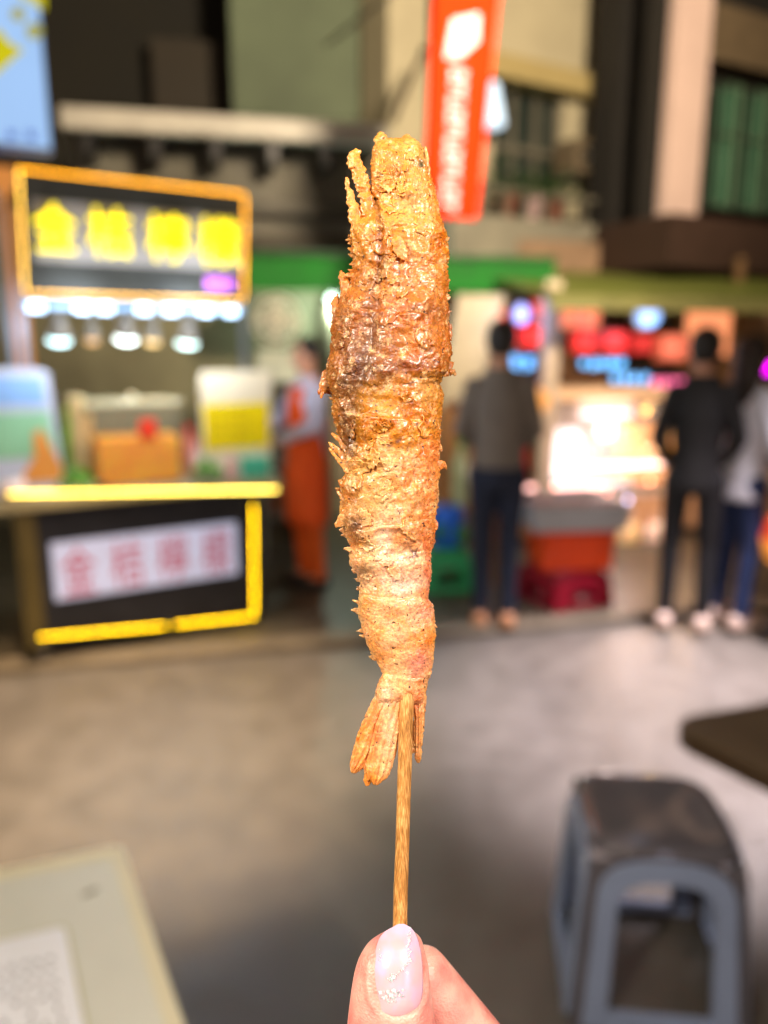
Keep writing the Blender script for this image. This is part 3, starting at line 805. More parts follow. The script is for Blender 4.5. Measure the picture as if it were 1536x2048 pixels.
for cx, cy, rr_ in ((68, 62, 17), (36, 28, 15)):
    fpoly('dot_print', [(cx + rr_ * math.cos(a * math.pi / 8), cy + rr_ * math.sin(a * math.pi / 8)) for a in range(16)], glow('sign_dull_yellow', (200, 200, 110), .55), pn)
q = MB()
for k in range(2):
    a, zz = FX.hit(12 + 38 * k, 282, -.006)
    marks(q, a, zz, .045, -.005, 40 + k, th=.16)
build('lettering', q, glow('sign_navy', (70, 100, 205), .5), pn, kind='stuff')
q = MB(); q.tube([(u0 + .1, .06, z0 + .3), (u0 - .5, .06, z0 + .3), (u0 - .5, .06, 0)], .02, 8); build('post', q, black, t)
FX2 = Fr(8, 4.9, 20); FX = FX2
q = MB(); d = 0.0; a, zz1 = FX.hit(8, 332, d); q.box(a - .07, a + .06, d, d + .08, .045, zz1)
o = build('orange_post', q, glow('post_orange_glow', (238, 150, 66), .6, .1, 3), None, base=(a, d, 0), M=FX.M, bevel=.01); tag(o, 'orange post with added glow at the edge of the picture beside the cart sign', 'post')  # emission in the post's colour stands in for light falling on it

# ================================================================== BRIGHT STALL ON THE RIGHT
FT = Fr(960, 5.9, 14)
wood = mat('stall_wood', (150, 110, 70), .6, .3, 6, .2)
blush = mat('white_laminate', (225, 205, 195), .4, .08, 4, .05)
u0, u1, z0, z1 = FT.rect(1040, 935, 1345, 1100, 0)
stall = tag(empty('snack_stall', FT.M, (u0, 0, 0)), 'brightly lit snack stall with a white counter, glass case and glowing menu boards', 'food stall')
zk = FT.hit(1200, 985, 0)[1]
q = MB(); q.box(u0, u1 + 1.6, 0, .8, zk - .05, zk); build('counter_top', q, blush, stall, bevel=.008)
q = MB(); q.box(u0 + .04, u1 + 1.55, .06, .75, .1, zk - .051); build('counter_body', q, mat('counter_peach', (205, 165, 130), .6), stall)
q = MB(); a = FT.hit(1090, 690, -.1)
q.box(a[0], a[0] + .12, -.1, -.01, 0, FT.hit(1105, 560, -.1)[1]); build('pole', q, mat('pale_pole', (190, 172, 150), .5, .1), stall)
for px in (1462, 1600):
    a = FT.hit(px, 700, .7); q = MB(); q.box(a[0], a[0] + .06, .7, .76, 0, 2.4); build('pole', q, mat('brown_pole2', (110, 84, 56), .5), stall)
# back wall and awning
q = MB(); q.box(u0 - .9, u1 + 2.2, 1.5, 1.56, 0, 2.6); build('back_wall', q, mat('stall_back', (120, 96, 74), .7, .3, 3), stall)
q = MB(); a0, a1 = FT.hit(1100, 590, -.5), FT.hit(1478, 600, -.5)
zA = a0[1]
q.add([(a0[0], -.5, zA - .02), (a1[0] + 1.5, -.5, zA - .02), (a1[0] + 1.5, 1.5, zA + .35), (a0[0], 1.5, zA + .35), (a0[0], -.5, zA), (a1[0] + 1.5, -.5, zA), (a1[0] + 1.5, 1.5, zA + .37), (a0[0], 1.5, zA + .37)],
      [(0, 1, 2, 3), (4, 5, 6, 7), (0, 1, 5, 4), (1, 2, 6, 5), (2, 3, 7, 6), (3, 0, 4, 7)])
aw = build('awning_sheet', q, mat('olive_tarpaulin', (96, 104, 40), .6, .25, 3, .2), stall)
q = MB(); q.box(a0[0], a1[0] + 1.5, -.512, -.503, zA - .10, zA + .0); build('valance', q, mat('olive_valance', (120, 118, 70), .6, .25, 3, .2), aw)
# menu boards with glowing characters
redE = glow('menu_red', (255, 62, 56), 2.0, .1, 8)
salE = glow('menu_salmon', (255, 132, 100), 1.3, .15, 6)
def menu(x0, y0, x1, y1, lab, cells, em, d, seed, cat='menu board', base_c=(60, 30, 30)):
    u0, u1, z0, z1 = FT.rect(x0, y0, x1, y1, d)
    t = tag(empty('menu_board', FT.M, (u0, d, z0)), lab, cat)
    q = MB(); q.box(u0, u1, d, d + .05, z0, z1); build('board', q, (glow('menu_lit_%d' % seed, [min(255, v * 1.3) for v in base_c], 1.2) if base_c[0] > 100 else glow('menu_lit_dark', (225, 40, 36), .8)), t)
    q = MB(); n = cells; cw = (u1 - u0) / n; h = z1 - z0
    for k in range(n):
        for j in range(3):
            zz = z0 + h * (.12 + .3 * j); q.box(u0 + cw * (k + .14), u0 + cw * (k + .86), d - .006, d - .001, zz, zz + h * .16)
        q.box(u0 + cw * (k + .42), u0 + cw * (k + .60), d - .009, d - .0065, z0 + h * .1, z0 + h * .92)
        q.box(u0 + cw * (k + .16 + .1 * (k % 2)), u0 + cw * (k + .27 + .1 * (k % 2)), d - .009, d - .0065, z0 + h * .2, z0 + h * .8)
    build('lettering', q, em, t, kind='stuff')
    q = MB(); q.tube([(u0 + .05, d + .02, z1), (u0 + .05, d + .02, zA + .05)], .006, 6); build('hanger', q, black, t)
menu(1146, 662, 1196, 706, 'first small red-lit character board right of the pale pole', 1, redE, .2, 1)
menu(1206, 662, 1256, 706, 'second red-lit character board, between its two red neighbours', 1, redE, .2, 2)
menu(1266, 668, 1308, 706, 'third and dimmer red-lit board, left of the salmon one', 1, glow('menu_dim_red', (235, 70, 60), .95), .2, 3)
menu(1316, 668, 1376, 722, 'faded salmon-red lit board nearest the man in black', 1, salE, .2, 4, base_c=(140, 60, 40))
menu(1004, 650, 1088, 694, 'red-lit two character board above the head of the man in the grey shirt', 2, redE, .2, 5)
menu(986, 620, 1012, 655, 'tiny red-lit board at the near end of the stall', 1, glow('menu_pale_red', (255, 110, 100), 1.3), .25, 6)
menu(1068, 600, 1096, 640, 'small pinkish red board squeezed between the round blue lamp and the pole', 1, glow('menu_pale_red', (255, 110, 100), 1.3), .25, 7)
menu(1128, 590, 1200, 656, 'large salmon-lit picture board under the awning right of the pole', 1, salE, .35, 8, base_c=(190, 100, 70))
menu(1378, 618, 1460, 712, 'big peach-lit board at the far end of the awning', 1, glow('menu_peach', (255, 160, 110), 1.05), .35, 9, base_c=(200, 120, 80))
# dark screen panel behind
for px, py, rx, ry, lab, c in [(1040, 628, 27, 32, 'round violet-blue lamp hanging at the near end of the stall', (170, 180, 255)), (1292, 632, 44, 36, 'wide round blue-white lamp with a small orange mark, under the awning', (170, 205, 255))]:
    u, z = FT.hit(px, py, 0); r_ = rx / FPX * 6.2 * .62
    t = tag(empty('round_lamp', FT.M, (u, 0, z)), lab, 'lamp')
    q = MB(); q.lathe((u, 0, z), [(r_ * .2, .03), (r_ * .9, .015), (r_, 0), (r_, -.02)], 24, M=Matrix.Rotation(R(90), 4, 'X')); build('rim', q, steel, t, smooth=True)
    q = MB(); q.lathe((u, -.021, z), [(r_ * .96, 0), (r_ * .9, .02), (r_ * .5, .03)], 24, M=Matrix.Rotation(R(90), 4, 'X'), sy=ry / rx if ry < rx else 1.15); dif = build('diffuser', q, glow('round_%d' % px, c, 1.3), t, smooth=True)
    if rx > 40:
        q = MB(); q.prism([(u - r_ * .25, z + r_ * .3), (u + r_ * .05, z + r_ * .2), (u + r_ * .3, z + r_ * .55), (u - r_ * .1, z + r_ * .62)], -.06, -.052); build('orange_mark', q, glow('orange_mark', (255, 160, 60), 1.4), t)
    q = MB(); q.tube([(u, .01, z + r_), (u, .01, zA + .02)], .006, 6); build('cord', q, black, t)
    lamp_light(t, (0, -.15, -.05), 6, c, .1)
# LED ticker signs: rows of lit strokes
def ticker(x0, y0, x1, y1, c, e, lab, n, seed, d=.12):
    u0, u1, z0, z1 = FT.rect(x0, y0, x1, y1, d)
    t = tag(empty('led_sign', FT.M, (u0, d, z0)), lab, 'LED sign')
    q = MB(); q.box(u0 - .02, u1 + .02, d, d + .04, z0 - .015, z1 + .015); build('display_panel', q, mat('display_dark', (40, 36, 44), .4), t)
    q = MB(); cw = (u1 - u0) / n
    for k in range(n): marks(q, u0 + cw * k, z0, cw * .9, d - .001, seed + k, th=.2)
    q.v = [(x, y, z0 + (z - z0) * (z1 - z0) / cw) for x, y, z in q.v]
    build('lettering', q, glow('tick_%d' % seed, c, e), t, kind='stuff')
ticker(1022, 706, 1072, 742, (110, 185, 255), 2.6, 'light blue LED sign beside the head of the man in the grey shirt', 2, 10)
ticker(1018, 752, 1072, 772, (255, 110, 190), 2.2, 'small pink LED sign at the shoulder of the man in the grey shirt', 3, 20)
ticker(1160, 714, 1250, 738, (110, 190, 255), 2.8, 'upper light blue LED sign just right of the pale pole', 5, 30)
ticker(1222, 744, 1300, 768, (120, 190, 255), 2.6, 'lower light blue LED sign joined to a pink one', 4, 40)
ticker(1302, 752, 1392, 776, (255, 110, 160), 2.4, 'long pink LED sign ending beside the man in black', 5, 50)
# shelf board, glass case, white glare panel, golden snacks
u0, u1, z0, z1 = FT.rect(1090, 776, 1262, 800, .0)
q = MB(); q.box(u0, u1 + .6, .0, .7, z0, z1); build('case_roof', q, mat('case_roof', (212, 178, 140), .4, .1), stall, bevel=.006)
for px in (1335,):
    a = FT.hit(px, 900, .02)[0]; q = MB(); q.box(a, a + .025, .02, .045, zk + .001, z0 - .001); build('case_post', q, steel, stall)
q = MB(); a, b = FT.hit(1100, 900, .03)[0], FT.hit(1335, 900, .03)[0]; q.box(a + .03, b - .005, .028, .034, zk + .04, z0 - .03); build('case_glass', q, clear('case_glass', (250, 240, 235), .12), stall)
u0, u1, z0c, z1c = FT.rect(1165, 822, 1262, 834, .06)
t = tag(empty('tube_lamp', FT.M, (u0, .06, z0c)), 'pinkish white tube lamp burning inside the glass case of the snack stall', 'lamp')
q = MB(); q.tube([(u0, .06, (z0c + z1c) / 2), (u1, .06, (z0c + z1c) / 2)], .018, 12); build('tube', q, glow('pink_tube', (255, 218, 228), 2.6), t)
q = MB(); q.box(u0 - .02, u1 + .02, .08, .1, z0c - .0, z1 - .03); build('fitting', q, blush, t)
lamp_light(t, (.2, -.06, -.1), 9, (255, 232, 228), .05)
u, z = FT.hit(1145, 900, .25)
t = tag(empty('glare_panel', FT.M, (u, .3, zk)), 'blinding white panel added on the counter of the snack stall for its overexposed glare', 'lamp')  # made-up glowing panel for the blown-out white of counter and glass
q = MB(); ww, hh = .15, .28
q.box(u - .17, u + .11, .3, .34, zk + .03, zk + .50); build('panel_back', q, mat('backing_white', (210, 210, 220), .4), t, bevel=.02)
q = MB(); q.prism([(u - .15, zk + .06), (u + .08, zk + .06), (u + .09, zk + .36), (u - .02, zk + .46), (u - .13, zk + .4)], .28, .295); build('lit_panel', q, glow('glare_white', (255, 240, 246), 1.7), t)
q = MB(); q.box(u - .1, u + .06, .26, .4, zk + .001, zk + .025); build('foot', q, black, t)
lamp_light(t, (0, -.5, .25), 11, (255, 236, 240), .12)
# light strips along the counter edge
for (x0, x1, yy, c, e, nm) in [(1092, 1342, 932, (255, 206, 196), 4.5, 'upper'), (1050, 1225, 972, (255, 190, 180), 4, 'lower')]:
    u0, u1, z0_, z1_ = FT.rect(x0, yy - 4, x1, yy + 4, -.02)
    q = MB(); q.box(u0, u1, -.03, -.018, z0_, z1_); build('counter_light_strip', q, glow('strip_' + nm, c, e), stall)
lamp_light(stall, (.75, -.35, .75), 14, (255, 214, 190), .08)
lamp_light(stall, (1.4, -.35, .7), 14, (255, 206, 160), .08)
for i, (px, py, c, lab) in enumerate([(1078, 986, (255, 220, 215), 'small white bulb, nearest the man in the grey shirt'), (1112, 972, (255, 180, 160), 'small salmon bulb beside the white one'), (1152, 990, (225, 190, 255), 'small violet-white bulb above the grey tub'), (1192, 974, (255, 190, 165), 'small peach bulb above the orange crate'),
                                 (1214, 984, (255, 170, 140), 'small deeper peach bulb touching its paler neighbour'), (1256, 1000, (190, 200, 255), 'small bluish bulb at the corner of the grey tub'), (1300, 962, (255, 200, 150), 'small amber bulb between the tub and the man in black')]):
    u, z = FT.hit(px, py, -.08)
    t = tag(empty('small_bulb', FT.M, (u, -.08, z)), lab, 'bulb', 'small bulbs along the front of the snack stall')
    q = MB(); q.ball((u, -.08, z), .014, 8); build('glass_bulb', q, glow('mini_%d' % i, c, 9), t, smooth=True)
    q = MB(); q.tube([(u, -.08, z + .013), (u, -.07, z + .03), (u, .03, z + .035)], .005, 6); build('holder', q, black, t)
u, z = FT.hit(1082, 802, -.05)
t = tag(empty('amber_lamp', FT.M, (u, -.05, z)), 'oval amber paper lamp between the man in the grey shirt and the glass case', 'lamp')
q = MB(); q.ball((u, -.05, z), .07, 14, sz=1.6); build('shade', q, glow('amber_shade', (250, 170, 84), .85, .1, 8), t, smooth=True)
q = MB(); q.tube([(u, -.05, z + .11), (u, -.05, zA)], .005, 6); build('cord', q, black, t)
for i, (px, top, c, lab) in enumerate([(1078, 868, (60, 150, 90), 'green drinking cup on the near end of the stall counter'), (1058, 888, (225, 50, 50), 'red drinking cup on the near end of the stall counter'), (1092, 890, (230, 200, 215), 'pinkish white drinking cup on the near end of the stall counter')]):
    d = .1 + .1 * i; u, z = FT.hit(px, top, d)
    q = MB(); q.lathe((u, d, zk + .001), [(.04, 0), (.055, z - zk - .01), (.057, z - zk)], 18)
    o = build('drinking_cup', q, mat('cup_%d' % i, c, .3), None, base=(u, d, zk), M=FT.M, smooth=True); tag(o, lab, 'cup', 'cups on the stall counter')
# golden fried snacks in the case
amb = mat('fried_gold', (240, 165, 60), .5, .3, 20, .4, alt=(255, 205, 110))
for i, (px, py) in enumerate([(1262, 870), (1285, 880), (1308, 868), (1330, 884), (1272, 905), (1300, 910), (1324, 915)]):
    u, z = FT.hit(px, 980, .1 + .06 * (i % 3)); zz = zk + (0.0 if i > 3 else .0)
    h = zk + .06 + .07 * (i % 2)
    d = .12 + .07 * i
    u, z = FT.hit(px, py, d)
    q = MB(); q.box(u - .10, u + .08, d, d + .05, zk + .001, max(zk + .12, z + .1))
    o = build('snack_packet', q, amb, None, base=(u, d, zk), M=FT.M, bevel=.015); tag(o, 'golden packet of snacks stacked in the lit glass case', 'snack packet', 'golden snack packets in the glass case')
lt = tag(empty('amber_lamp', FT.M, (FT.hit(1290, 800, .4)[0], .4, z0 - .02)), 'amber heat lamp under the roof of the glass case, above the golden packets', 'lamp')
u = FT.hit(1290, 800, .4)[0]
q = MB(); q.lathe((u, .4, z0 - .12), [(.05, 0), (.03, .07), (.015, .1)], 16); build('lamp_shade', q, steel, lt, smooth=True)
q = MB(); q.ball((u, .4, z0 - .12), .03); build('bulb', q, glow('amber_bulb', (255, 190, 90), 6), lt, smooth=True)
lamp_light(lt, (.1, -.1, -.2), 26, (255, 196, 110), .04)
# trays of food along the counter front
for i, (px, c) in enumerate([(1062, (225, 190, 180)), (1115, (240, 160, 130)), (1165, (250, 215, 205)), (1210, (245, 170, 140)), (1255, (190, 200, 230)), (1305, (250, 110, 50))]):
    u, z = FT.hit(px, 950, -.0)
    t = tag(empty('food_tray', FT.M, (u, .08, zk)), ['pale pink food tray at the near end of the stall counter', 'salmon coloured food tray, second along the stall counter', 'cream food tray in the middle of the stall counter', 'orange-pink food tray beyond the cream one', 'bluish food tray beside the orange-red one', 'orange-red food tray at the far end of the stall counter'][i], 'tray', 'food trays along the stall counter')
    q = MB(); a, b = u - .085, u + .085
    q.ringprism([(a, .0), (b, .0), (b, .2), (a, .2)], [(a + .01, .01), (b - .01, .01), (b - .01, .19), (a + .01, .19)], 0, .05)
    q.v = [(x, z - .02, zk + .001 + y) for x, y, z in q.v]; q.box(a, b, -.02, .18, zk + .0005, zk + .001)
    build('tray_rim', q, steel, t)
    for k in range(7):
        q = MB(); q.ball((a + .03 + .018 * k + rnd.uniform(-.005, .005), .03 + .1 * rnd.random(), zk + .05), .03, 8, sx=1.0, sy=1.5, sz=.8)
        build('snack_piece', q, mat('snack_%d' % i, c, .35, .2, 20, .3), t, smooth=True)
# hanging bags / cloth below the counter
for i, (px0, px1, c) in enumerate([(1232, 1280, (250, 216, 160)), (1284, 1334, (248, 220, 205))]):
    u0, u1, z0, z1 = FT.rect(px0, 1045, px1, 1152, -.06)
    u, zt2 = (u0 + u1) / 2, z1
    q = MB(); q.rings([(u, -.06, z0, (u1 - u0) * .46, .05), (u, -.06, z0 + .05, (u1 - u0) * .52, .07), (u, -.06, z1 - .12, (u1 - u0) * .46, .055), (u, -.06, z1, (u1 - u0) * .3, .02)], 20)
    t = tag(empty('carrier_bag', FT.M, (u, -.06, z0)), ['cream carrier bag hanging below the stall counter', 'pinkish white carrier bag hanging nearest the man in black'][i], 'bag', 'bags hanging below the stall counter')
    build('bag_body', q, mat('bag%d' % i, c, .5, .15, 8, .3, sss=.2), t, smooth=True)
    q = MB(); q.tube([(u - .04, -.06, z1 - .01), (u - .02, -.05, z1 + .08), (u + .02, -.05, z1 + .08), (u + .04, -.06, z1 - .01)], .006, 6); build('handle', q, blush, t)
# green and white bottle, beige box left of the stall
FU = Fr(880, 5.0, 10)
for i, (px, top, bot, c, cap, rad, lab) in enumerate([(922, 878, 1010, (190, 205, 150), (70, 150, 50), .05, 'tall pale bottle with a green cap beside the man in the grey shirt')]):
    u, zt2 = FU.hit(px, top, 0); _, zb2 = FU.hit(px, bot, 0)
    t = tag(empty('bottle', FU.M, (u, 0, zb2)), lab, 'bottle'); h = zt2 - zb2
    q = MB(); q.lathe((u, 0, zb2), [(rad * .9, 0), (rad, .02), (rad, h * .65), (rad * .5, h * .85), (rad * .5, h * .9)], 18); build('bottle_body', q, mat('pale_bottle', c, .2), t, smooth=True)
    q = MB(); q.lathe((u, 0, zb2), [(rad * .55, h * .901), (rad * .55, h)], 14); build('cap', q, mat('green_cap', cap, .4), t)
    zb_tab = zb2
u0, u1 = FU.hit(880, 1000, 0)[0], FU.hit(965, 1000, 0)[0]
t = tag(empty('side_table', FU.M, ((u0 + u1) / 2, .1, 0)), 'narrow brown side table carrying the green-capped bottle', 'table')
q = MB(); q.box(u0 - .1, u1 + .1, -.12, .4, zb_tab - .03, zb_tab); build('table_top', q, wood, t, bevel=.005)
for x_ in (u0 - .08, u1 + .05):
    for y_ in (-.1, .35):
        q = MB(); q.box(x_, x_ + .03, y_, y_ + .03, .045, zb_tab - .031); build('leg', q, wood, t)
u0, u1, z0, z1 = FU.rect(862, 795, 935, 880, .5)
t = tag(empty('cardboard_box', FU.M, (u0, .3, zb_tab)), 'open tan cardboard box stacked behind the pale bottle', 'box')
q = MB(); q.box(u0, u1, .2, .39, zb_tab + .001, z1 - .06); build('carton_body', q, mat('tan_card', (176, 124, 74), .7), t)
q = MB(); q.add([(u0, .2, z1 - .06), (u1, .2, z1 - .06), (u1, .12, z1 - .0), (u0, .12, z1), (u0, .205, z1 - .06), (u1, .205, z1 - .06), (u1, .125, z1), (u0, .125, z1)], [(0, 1, 2, 3), (4, 5, 6, 7), (0, 1, 5, 4), (1, 2, 6, 5), (2, 3, 7, 6), (3, 0, 4, 7)]); build('flap', q, mat('tan_flap', (214, 168, 128), .7), t)
# slanting pale parasol / sheet left of the grey-shirt man
u0, z0 = FU.hit(905, 800, .9); u1, z1 = FU.hit(985, 590, .9)
q = MB(); q.prism([(u0 - .16, z0 - .3), (u0 + .12, z0 - .3), (u1 + .10, z1), (u1 - .26, z1)], .9, .93)
o = build('plastic_sheet', q, mat('pale_sheet', (168, 156, 128), .5, .25, 3, .3), None, base=(u0, .9, z0), M=FU.M); tag(o, 'pale plastic sheet hanging slantwise under the green awning behind the man in the grey shirt', 'sheet')

# blue and green bin / drum beside him
FV = Fr(905, 4.75, 5)
u0, u1, z0, z1 = FV.rect(868, 1025, 935, 1215, 0); u = (u0 + u1) / 2; hw = (u1 - u0) / 2
t = tag(empty('blue_crate', FV.M, (u, .15, .045)), 'blue plastic drum with green patches standing on a green stool', 'drum')
zs = .33
q = MB(); q.lathe((u, .18, 0), [(hw * .9, zs), (hw, zs + .03), (hw * 1.02, z1 - .1), (hw * 1.08, z1 - .06), (hw * .95, z1)], 24); build('drum_body', q, mat('blue_plastic', (30, 104, 220), .4, .2, 5, .05), t, smooth=True)
for px, py in ((885, 1070), (928, 1075), (900, 1120)):
    a, b = FV.hit(px, py, .0); q = MB(); q.ball((a, .18 - hw * .9, b), .045, 10, sy=.4, sz=1.3); build('green_patch', q, mat('green_patch', (40, 120, 70), .5), t, smooth=True)
def plastic_stool(fr, u, d, h, top, bot, m, lab, rot=0, base=0.045, arch=.6, rim=.035, cat='stool', group=None, rimm=None, skirt=.08):
    """square plastic stool: dished seat, four tapering side panels each with an arched opening, raised rim round it"""
    t = tag(empty('plastic_stool', fr.M @ Matrix.Translation((u, d, base)) @ Matrix.Rotation(rot, 4, 'Z')), lab, cat, group)
    t['_base'] = (0, 0, 0)
    # rounded seat
    def sq(r_, z, k=.45, n=32):
        out = []
        for i in range(n):
            a = 2 * math.pi * (i + .5) / n
            c, s_ = math.cos(a), math.sin(a); e = .42
            out.append((r_ * math.copysign(abs(c) ** e, c), r_ * math.copysign(abs(s_) ** e, s_), z))
        return out
    q = MB(); prof = [(top * .25, h - .012), (top * .6, h - .008), (top * .82, h - .001), (top * .93, h + .001), (top * .99, h - .006), (top * 1.01, h - .02), (top * 1.015, h - .028)]
    n = 32; vs = []; fs = []
    for r_, z in prof: vs += sq(r_, z)
    for i in range(len(prof) - 1):
        for k in range(n): fs.append((i * n + k, i * n + (k + 1) % n, (i + 1) * n + (k + 1) % n, (i + 1) * n + k))
    fs.append(tuple(range(n - 1, -1, -1)))
    q.add(vs, fs); s_ = build('seat', q, m, t, base=(0, 0, 0), smooth=True)
    sd = s_.modifiers.new('thick', 'SOLIDIFY'); sd.thickness = .004; sd.offset = -1
    slope = (bot - top) / h
    def P2(f, z):            # half-width fraction f at height z on a panel
        return f * (top + (h - z) * slope)
    for k in range(4):
        Mk = Matrix.Rotation(k * math.pi / 2, 4, 'Z')
        zt2, zb2 = h - .029, 0.0
        def place(pts, off):
            return [Mk @ Vector((x, -(top * 1.0 + (h - z) * slope) + off, z)) for x, z in pts]
        def arch_loop(f, z_lo, z_hi, nn=14):
            pts = [(P2(-f, z_lo), z_lo)]
            rad = P2(f, z_hi) * .75
            hh = z_hi - rad * .9
            pts += [(P2(-f, hh * .5 + z_lo * .5), hh * .5 + z_lo * .5)]
            for i in range(nn + 1):
                a = math.pi - math.pi * i / nn
                x = math.copysign(abs(math.cos(a)) ** .7, math.cos(a)) * P2(f, hh + (z_hi - hh) * math.sin(a) ** .8 if math.sin(a) > 0 else hh)
                pts.append((x, hh + (z_hi - hh) * max(0, math.sin(a)) ** .8))
            pts += [(P2(f, hh * .5 + z_lo * .5), hh * .5 + z_lo * .5), (P2(f, z_lo), z_lo)]
            return pts
        zi = h - skirt - rim
        inner = arch_loop(arch - .0, .05, zi)
        outer_r = arch_loop(arch + rim / ((top + bot) / 2) * 1.0, .012, zi + rim)
        nn = len(inner)
        # outer panel: same count of points projected to the panel border
        border = []
        for i, (x, z) in enumerate(outer_r):
            if i == 0: border.append((P2(-1, zb2), zb2))
            elif i == nn - 1: border.append((P2(1, zb2), zb2))
            elif i == 1 or i == nn - 2: border.append((P2(math.copysign(1, x), z), z))
            else:
                s2 = (i - 2) / (nn - 5)
                if s2 < .3: zz = z + (zt2 - z) * (s2 / .3); border.append((P2(-1, zz), zz))
                elif s2 > .7: zz = z + (zt2 - z) * ((1 - s2) / .3); border.append((P2(1, zz), zz))
                else: border.append((P2(-1 + 2 * (s2 - .3) / .4, zt2), zt2))
        q = MB(); vs = place(border, 0) + place(outer_r, 0) + place(border, .004) + place(outer_r, .004); fs = []
        for i in range(nn):
            j = (i + 1) % nn
            fs += [(i, j, nn + j, nn + i), (2 * nn + i, 3 * nn + i, 3 * nn + j, 2 * nn + j), (i, 2 * nn + i, 2 * nn + j, j)]
        q.add(vs, fs); pn = build('side_panel', q, m, t, base=(0, 0, 0), smooth=False)
        q = MB(); vs = place(outer_r, -.0) + place(outer_r, -.012) + place(inner, -.012) + place(inner, .012); fs = []
        for i in range(nn):
            j = (i + 1) % nn
            for L in range(3): fs.append((L * nn + i, L * nn + j, (L + 1) * nn + j, (L + 1) * nn + i))
        q.add(vs, fs); build('opening_rim', q, rimm or m, pn, base=(0, 0, 0), smooth=False, bevel=.003)
    return t
gst = mat('green_stool_plastic', (50, 160, 100), .35, .2, 5, .03)
plastic_stool(FV, u, .18, .28, .13, .16, gst, 'low green plastic stool under the blue drum')
# red stool, orange crate, grey tub beside the grey-shirt man
FW = Fr(1070, 4.45, 6)
u0, u1, z0, z1 = FW.rect(1078, 1140, 1218, 1250, 0); u = (u0 + u1) / 2
rst = mat('dark_red_plastic', (150, 18, 44), .35, .2, 5, .03)
hS = FW.hit(1150, 1136, .1)[1] - .045
plastic_stool(FW, u, .2, hS, (u1 - u0) * .44, (u1 - u0) * .5, rst, 'dark red plastic stool holding up the orange crate and grey tub', rot=.3, arch=.5)
cb = hS + .045 + .004
u0, u1, z0, z1 = FW.rect(1083, 1062, 1234, 1138, .02)
t = tag(empty('orange_crate', FW.M, ((u0 + u1) / 2, .02, cb)), 'bright orange plastic crate resting on the dark red stool', 'crate')
q = MB(); q.box(u0 + .01, u1 - .02, .02, .36, cb, z1 - .001); build('crate_body', q, mat('orange_plastic', (236, 74, 6), .4, .15, 5, .05), t, bevel=.012)
for k in range(5):
    uu = u0 + (u1 - u0) * (k + .5) / 5; q = MB(); q.box(uu - .006, uu + .006, .012, .0195, cb + .02, z1 - .03); build('rib', q, mat('orange_plastic', (236, 74, 6)), t)
q = MB(); q.box(u0, u1 - .01, .008, .37, z1 - .03, z1 - .0005); build('lip', q, mat('orange_lip', (214, 60, 6), .4), t, bevel=.006)
v0, v1, y0, y1 = FW.rect(1064, 1012, 1262, 1064, .0)
t = tag(empty('grey_tub', FW.M, ((v0 + v1) / 2, .0, y0)), 'wide pale grey tub resting on top of the orange crate', 'tub')
zz = z1 + .001
q = MB(); a, b = v0 + .02, v1 - .02
q.add([(a, .0, zz), (b, .0, zz), (b, .38, zz), (a, .38, zz), (v0, -.02, y1), (v1, -.02, y1), (v1, .4, y1), (v0, .4, y1), (v0 + .02, 0, y1), (v1 - .02, 0, y1), (v1 - .02, .38, y1), (v0 + .02, .38, y1), (a + .015, .015, zz + .01), (b - .015, .015, zz + .01), (b - .015, .365, zz + .01), (a + .015, .365, zz + .01)],
      [(0, 1, 2, 3), (0, 1, 5, 4), (1, 2, 6, 5), (2, 3, 7, 6), (3, 0, 4, 7), (4, 5, 9, 8), (5, 6, 10, 9), (6, 7, 11, 10), (7, 4, 8, 11), (8, 9, 13, 12), (9, 10, 14, 13), (10, 11, 15, 14), (11, 8, 12, 15), (12, 13, 14, 15)])
build('tub_body', q, mat('grey_tub', (176, 180, 186), .4, .1, 5, .03), t)
for k in range(9):
    q = MB(); q.ball((v0 + .06 + (v1 - v0 - .12) * k / 8, .12 + .1 * rnd.random(), y1 - .01), .045, 8, sz=.7); build('food_piece', q, mat('pink_food', (232, 190, 178), .3, .2, 20, .2), t, smooth=True)

# magenta neon and orange lantern at the right edge
FY = Fr(1500, 5.2, 14)
u, z = FY.hit(1522, 738, 0)
t = tag(empty('magenta_lamp', FY.M, (u, 0, z)), 'small magenta neon lamp glowing at the right edge behind the woman', 'lamp')
q = MB(); q.tube([(u - .02, 0, z + .0), (u + .12, 0, z + .01)], .035, 12); build('neon_tube', q, glow('magenta', (255, 0, 255), 5), t)
q = MB(); q.box(u - .05, u + .15, .04, .06, z - .06, z + .06); build('backing', q, black, t)
q = MB(); q.tube([(u + .05, .07, z - .061), (u + .05, .07, .045)], .02, 8); build('stand', q, black, t)
FY = Fr(1530, 4.35, 0)
u, z = FY.hit(1574, 1075, -.3)
t = tag(empty('paper_lantern', FY.M, (u, -.3, z)), 'orange and yellow glowing lantern low down at the right edge of the picture', 'lantern')
q = MB(); q.rings([(u, -.3, z - .16, .05, .05), (u, -.3, z - .12, .1, .1), (u, -.3, z - .01, .13, .13)], 18); build('lower_shell', q, glow('lantern_yellow', (245, 150, 60), .7), t, smooth=True)
q = MB(); q.rings([(u, -.3, z - .009, .13, .13), (u, -.3, z + .1, .1, .1), (u, -.3, z + .15, .04, .04)], 18); build('upper_shell', q, glow('lantern_red', (245, 80, 36), .75), t, smooth=True)
q = MB(); q.tube([(u, -.3, .045), (u, -.3, z - .161)], .02, 8); q.tube([(u, -.3, .045), (u, -.3, .06)], .1, 16); build('stand', q, black, t)
